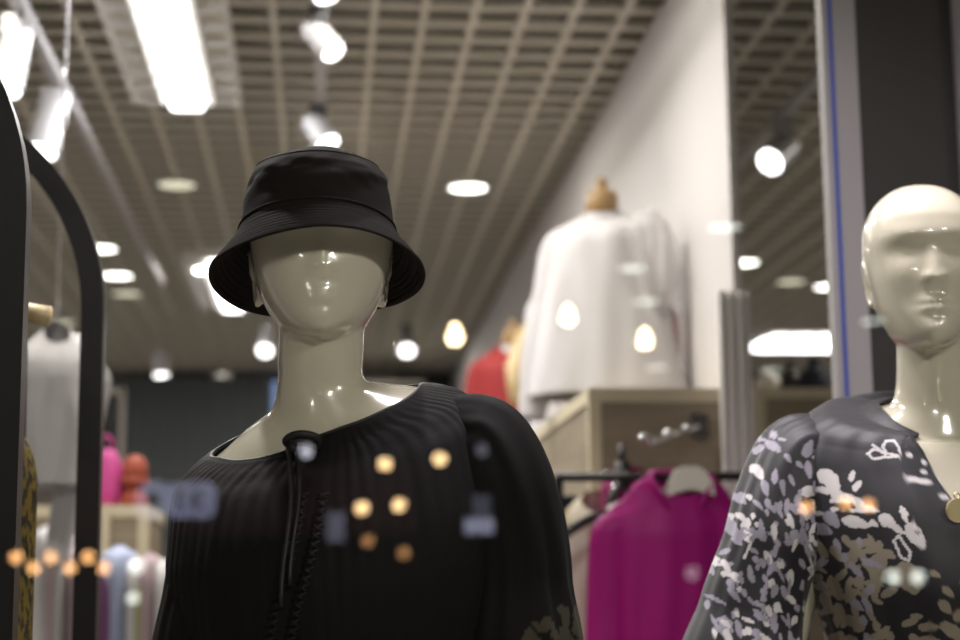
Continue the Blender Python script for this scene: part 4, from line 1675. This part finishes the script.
# =============================================================== THE MALL'S OWN LIGHTS (seen in the window glass)
MAT['bulb'] = emis('warm_bulb', (1.0, .50, .19), 8.5)
MAT['bulb2'] = emis('warm_bulb_bright', (1.0, .66, .32), 12.0)
MAT['bulb_dim'] = emis('amber_bulb_dim', (1.0, .50, .2), 2.2)
MAT['mall_lens'] = emis('mall_downlight_lens', (.93, 1.0, .90), 5.0)
MAT['mall_white'] = emis('white_globe', (.88, .88, 1.0), 4.0)
MAT['sign_blue'] = emis('pale_blue_letters', (.62, .66, 1.0), 1.15)
MAT['flame'] = emis('pendant_glow', (1.0, .78, .46), 38.0)


def bulb(u, v, dist, r, mt, label, group, z_hang=3.42):
    p = mirrored(u, v, dist)
    t = thing('light_bulb', label, 'light bulb', tuple(p), 0, group)
    m = MB()
    m.ball((0, 0, 0), r, 10)
    m.build('globe', MAT[mt], t)
    m = MB()
    m.bar((0, 0, r * .8), (0, 0, r * 1.5), r * .4)
    m.bar((0, 0, r * 1.4), (0, 0, z_hang - p[2]), .0015, 6)
    m.build('socket_cord', MAT['lamp_black'], t)
    return t


for i, (u, v, pl_) in enumerate(((385, 464, 'upper left of four'), (440, 459, 'upper right of four'),
                                 (362, 508, 'lower left of four'), (399, 505, 'lower right of four'))):
    bulb(u, v, 9.5, .036, 'bulb2', 'warm bulb reflected over the black blouse, ' + pl_, 'warm bulbs mirrored over the black blouse')
for u, v, pl_ in ((16, 557, 'leftmost of the left row'), (34, 568, 'on the yellow print'), (51, 557, 'third from the left'), (70, 568, 'beside the right arch post'),
                  (88, 557, 'on the right arch post'), (104, 568, 'at the right side of the arch post')):
    bulb(u, v, 9.5, .034, 'bulb', 'small orange bulb reflected in the window, ' + pl_, 'orange bulbs mirrored at the lower left')
for u, v, pl_ in ((806, 507, 'left of three on the floral blouse'), (846, 503, 'middle of three on the floral blouse'), (869, 505, 'right of three on the floral blouse')):
    bulb(u, v, 9.5, .034, 'bulb', 'warm bulb reflected in the window, ' + pl_, 'warm bulbs mirrored on the floral blouse')
for u, v, pl_ in ((368, 541, 'left faint amber one low on the black blouse'), (404, 553, 'right faint amber one low on the black blouse')):
    bulb(u, v, 9.5, .034, 'bulb_dim', 'dim bulb reflected in the window, ' + pl_, 'dim amber bulbs mirrored')
bulb(306, 451, 9.0, .034, 'mall_white', 'pale globe reflected in the window at the blouse bow', 'white globes mirrored')
bulb(482, 450, 9.0, .034, 'mall_white', 'pale globe reflected in the window high on the black blouse', 'white globes mirrored').children[0].data.materials[0] = emis('dim_globe', (.8, .8, 1), .7)
bulb(692, 573, 9.0, .036, 'mall_white', 'pale globe reflected in the window on the magenta shirt', 'white globes mirrored').children[0].data.materials[0] = emis('dim_globe_b', (1, .8, .9), 1.3)
bulb(893, 577, 9.0, .040, 'mall_lens', 'left of two greenish globes reflected low on the floral blouse', 'greenish globes mirrored')
bulb(918, 577, 9.0, .040, 'mall_lens', 'right of two greenish globes reflected low on the floral blouse', 'greenish globes mirrored')
bulb(137, 566, 9.0, .040, 'mall_lens', 'upper white globe reflected low at the left by the black sleeve', 'white globes mirrored')
bulb(133, 598, 9.0, .032, 'mall_lens', 'lower white globe reflected low at the left by the black sleeve', 'white globes mirrored')


def pendant(u, v, dist, r, label, mt='flame'):
    p = mirrored(u, v, dist)
    t = thing('pendant_lamp', label, 'pendant lamp', tuple(p), 0, 'teardrop pendant lamps mirrored in the window')
    m = MB()
    m.lathe([(r * .25, -r * .98), (r * .7, -r * .8), (r, -r * .25), (r * .95, r * .2), (r * .62, r * .95), (r * .32, r * 1.6), (r * .12, r * 1.75)], n=24)
    m.build('lamp_shade', MAT[mt], t)
    m = MB()
    m.bar((0, 0, r * 1.7), (0, 0, 3.42 - p[2]), .003, 6)
    m.build('cord', MAT['lamp_black'], t)
    return t


pendant(455, 337, 7.4, .036, 'teardrop pendant lamp reflected against the dark doorway')
pendant(568, 318, 8.2, .036, 'teardrop pendant lamp reflected on the white blouse left side')
pendant(645, 341, 7.8, .036, 'teardrop pendant lamp reflected right of the white blouse')

for u, v, lab in ((633, 269, 'greenish round mall downlight reflected beside the sheer sleeve'), (646, 302, 'round mall downlight reflected below the sheer sleeve'),
                  (725, 228, 'round mall downlight reflected at the edge of the white wall'), (657, 368, 'lowest round mall downlight reflected on the white wall'),
                  (873, 322, 'round mall downlight reflected on the bald mannequin cheek'), (771, 371, 'round mall downlight reflected below the long fluorescent light')):
    d = ray(u, v)
    tt_ = (3.40 - 1.5) / d[2]
    p = CAM + d * tt_
    t = thing('ceiling_downlight', lab, 'ceiling light', (p[0], 2 * GLASS_Y - p[1], 3.42), 0, 'mall ceiling downlights mirrored')
    m = MB()
    m.lathe([(.08, -.001), (.08, -.018), (.05, -.02)], n=28)
    m.build('lens', MAT['mall_lens'], t)
    m = MB()
    m.lathe([(.081, -.002), (.081, -.016), (.096, -.014), (.098, 0)], n=28)
    m.build('rim', MAT['lamp_white'], t)

# lit sign across the mall: pale blue ring and block letters on a dark red board (mirrored at the left)
sg = mirrored(190, 500, 10.0)
t = thing('shop_sign', 'dark red shop sign with pale blue letters, reflected at the black sleeve', 'sign', tuple(sg))
m = MB()
m.box((-.95, -.04, -.20), (1.3, -.012, .20))
m.build('sign_board', mat('dark_red_board', (.05, .006, .012), .7), t, False)


def sx_(u):
    return mirrored(u, 500, 10.0)[0] - sg[0]


def letter(pts, r=.028):
    m = MB()
    m.tube([(x, 0, z) for x, z in pts], r, 8)
    m.build('letter', MAT['sign_blue'], t)


h_ = .078
for u, sh in ((153, 'O'), (181, '8'), (202, '3')):
    x = sx_(u)
    if sh == 'O':
        letter([(x + .075 * math.cos(a), .08 * math.sin(a)) for a in np.linspace(0, 2 * math.pi, 20)], .034)
    elif sh == '8':
        letter([(x - .05, -h_), (x - .05, h_), (x + .04, h_), (x + .05, .04), (x + .01, 0), (x + .05, -.04), (x + .04, -h_), (x - .05, -h_)])
    else:
        letter([(x - .05, h_), (x + .05, h_)])
        letter([(x - .03, 0), (x + .05, 0)])
        letter([(x - .05, -h_), (x + .05, -h_)])
        letter([(x + .05, -h_), (x + .05, h_)])
# narrow vertical light box and white blocks
for u, v, w_, hh_, st_, lab in ((482, 512, .050, .10, .35, 'tall dim bluish light box reflected low on the black blouse'), (479, 526, .085, .045, 1.5, 'small bluish light box reflected low on the black blouse'),
                                (336, 527, .05, .085, .6, 'dim white light box reflected left of centre on the black blouse')):
    p = mirrored(u, v, 10.0 + .1 * hh_)
    m = MB()
    m.box((-w_, -.02, -hh_), (w_, .02, hh_))
    o = m.build('light_box', emis('light_box_face', (.72, .74, 1.0), st_), None, False)
    o.location = tuple(p)
    r_ = MB()
    r_.bar((0, 0, hh_), (0, 0, 3.42 - p[2]), .006)
    r_.build('hanging_rod', MAT['lamp_black'], o)
    tag(o, lab, 'light box')

# =============================================================== WORLD AND RENDER SETTINGS
w = bpy.data.worlds.new('world')
sc.world = w
w.use_nodes = True
w.node_tree.nodes['Background'].inputs[0].default_value = (.9, .88, .85, 1)
w.node_tree.nodes['Background'].inputs[1].default_value = 0.15
sc.view_settings.view_transform = 'Standard'
sc.view_settings.look = 'None'
sc.view_settings.gamma = 1
sc.view_settings.exposure = 0.18
sc.cycles.use_denoising = True
sc.cycles.use_adaptive_sampling = False
sc.cycles.sample_clamp_indirect = 6
sc.cycles.caustics_reflective = False
sc.cycles.caustics_refractive = False
sc.cycles.max_bounces = 8
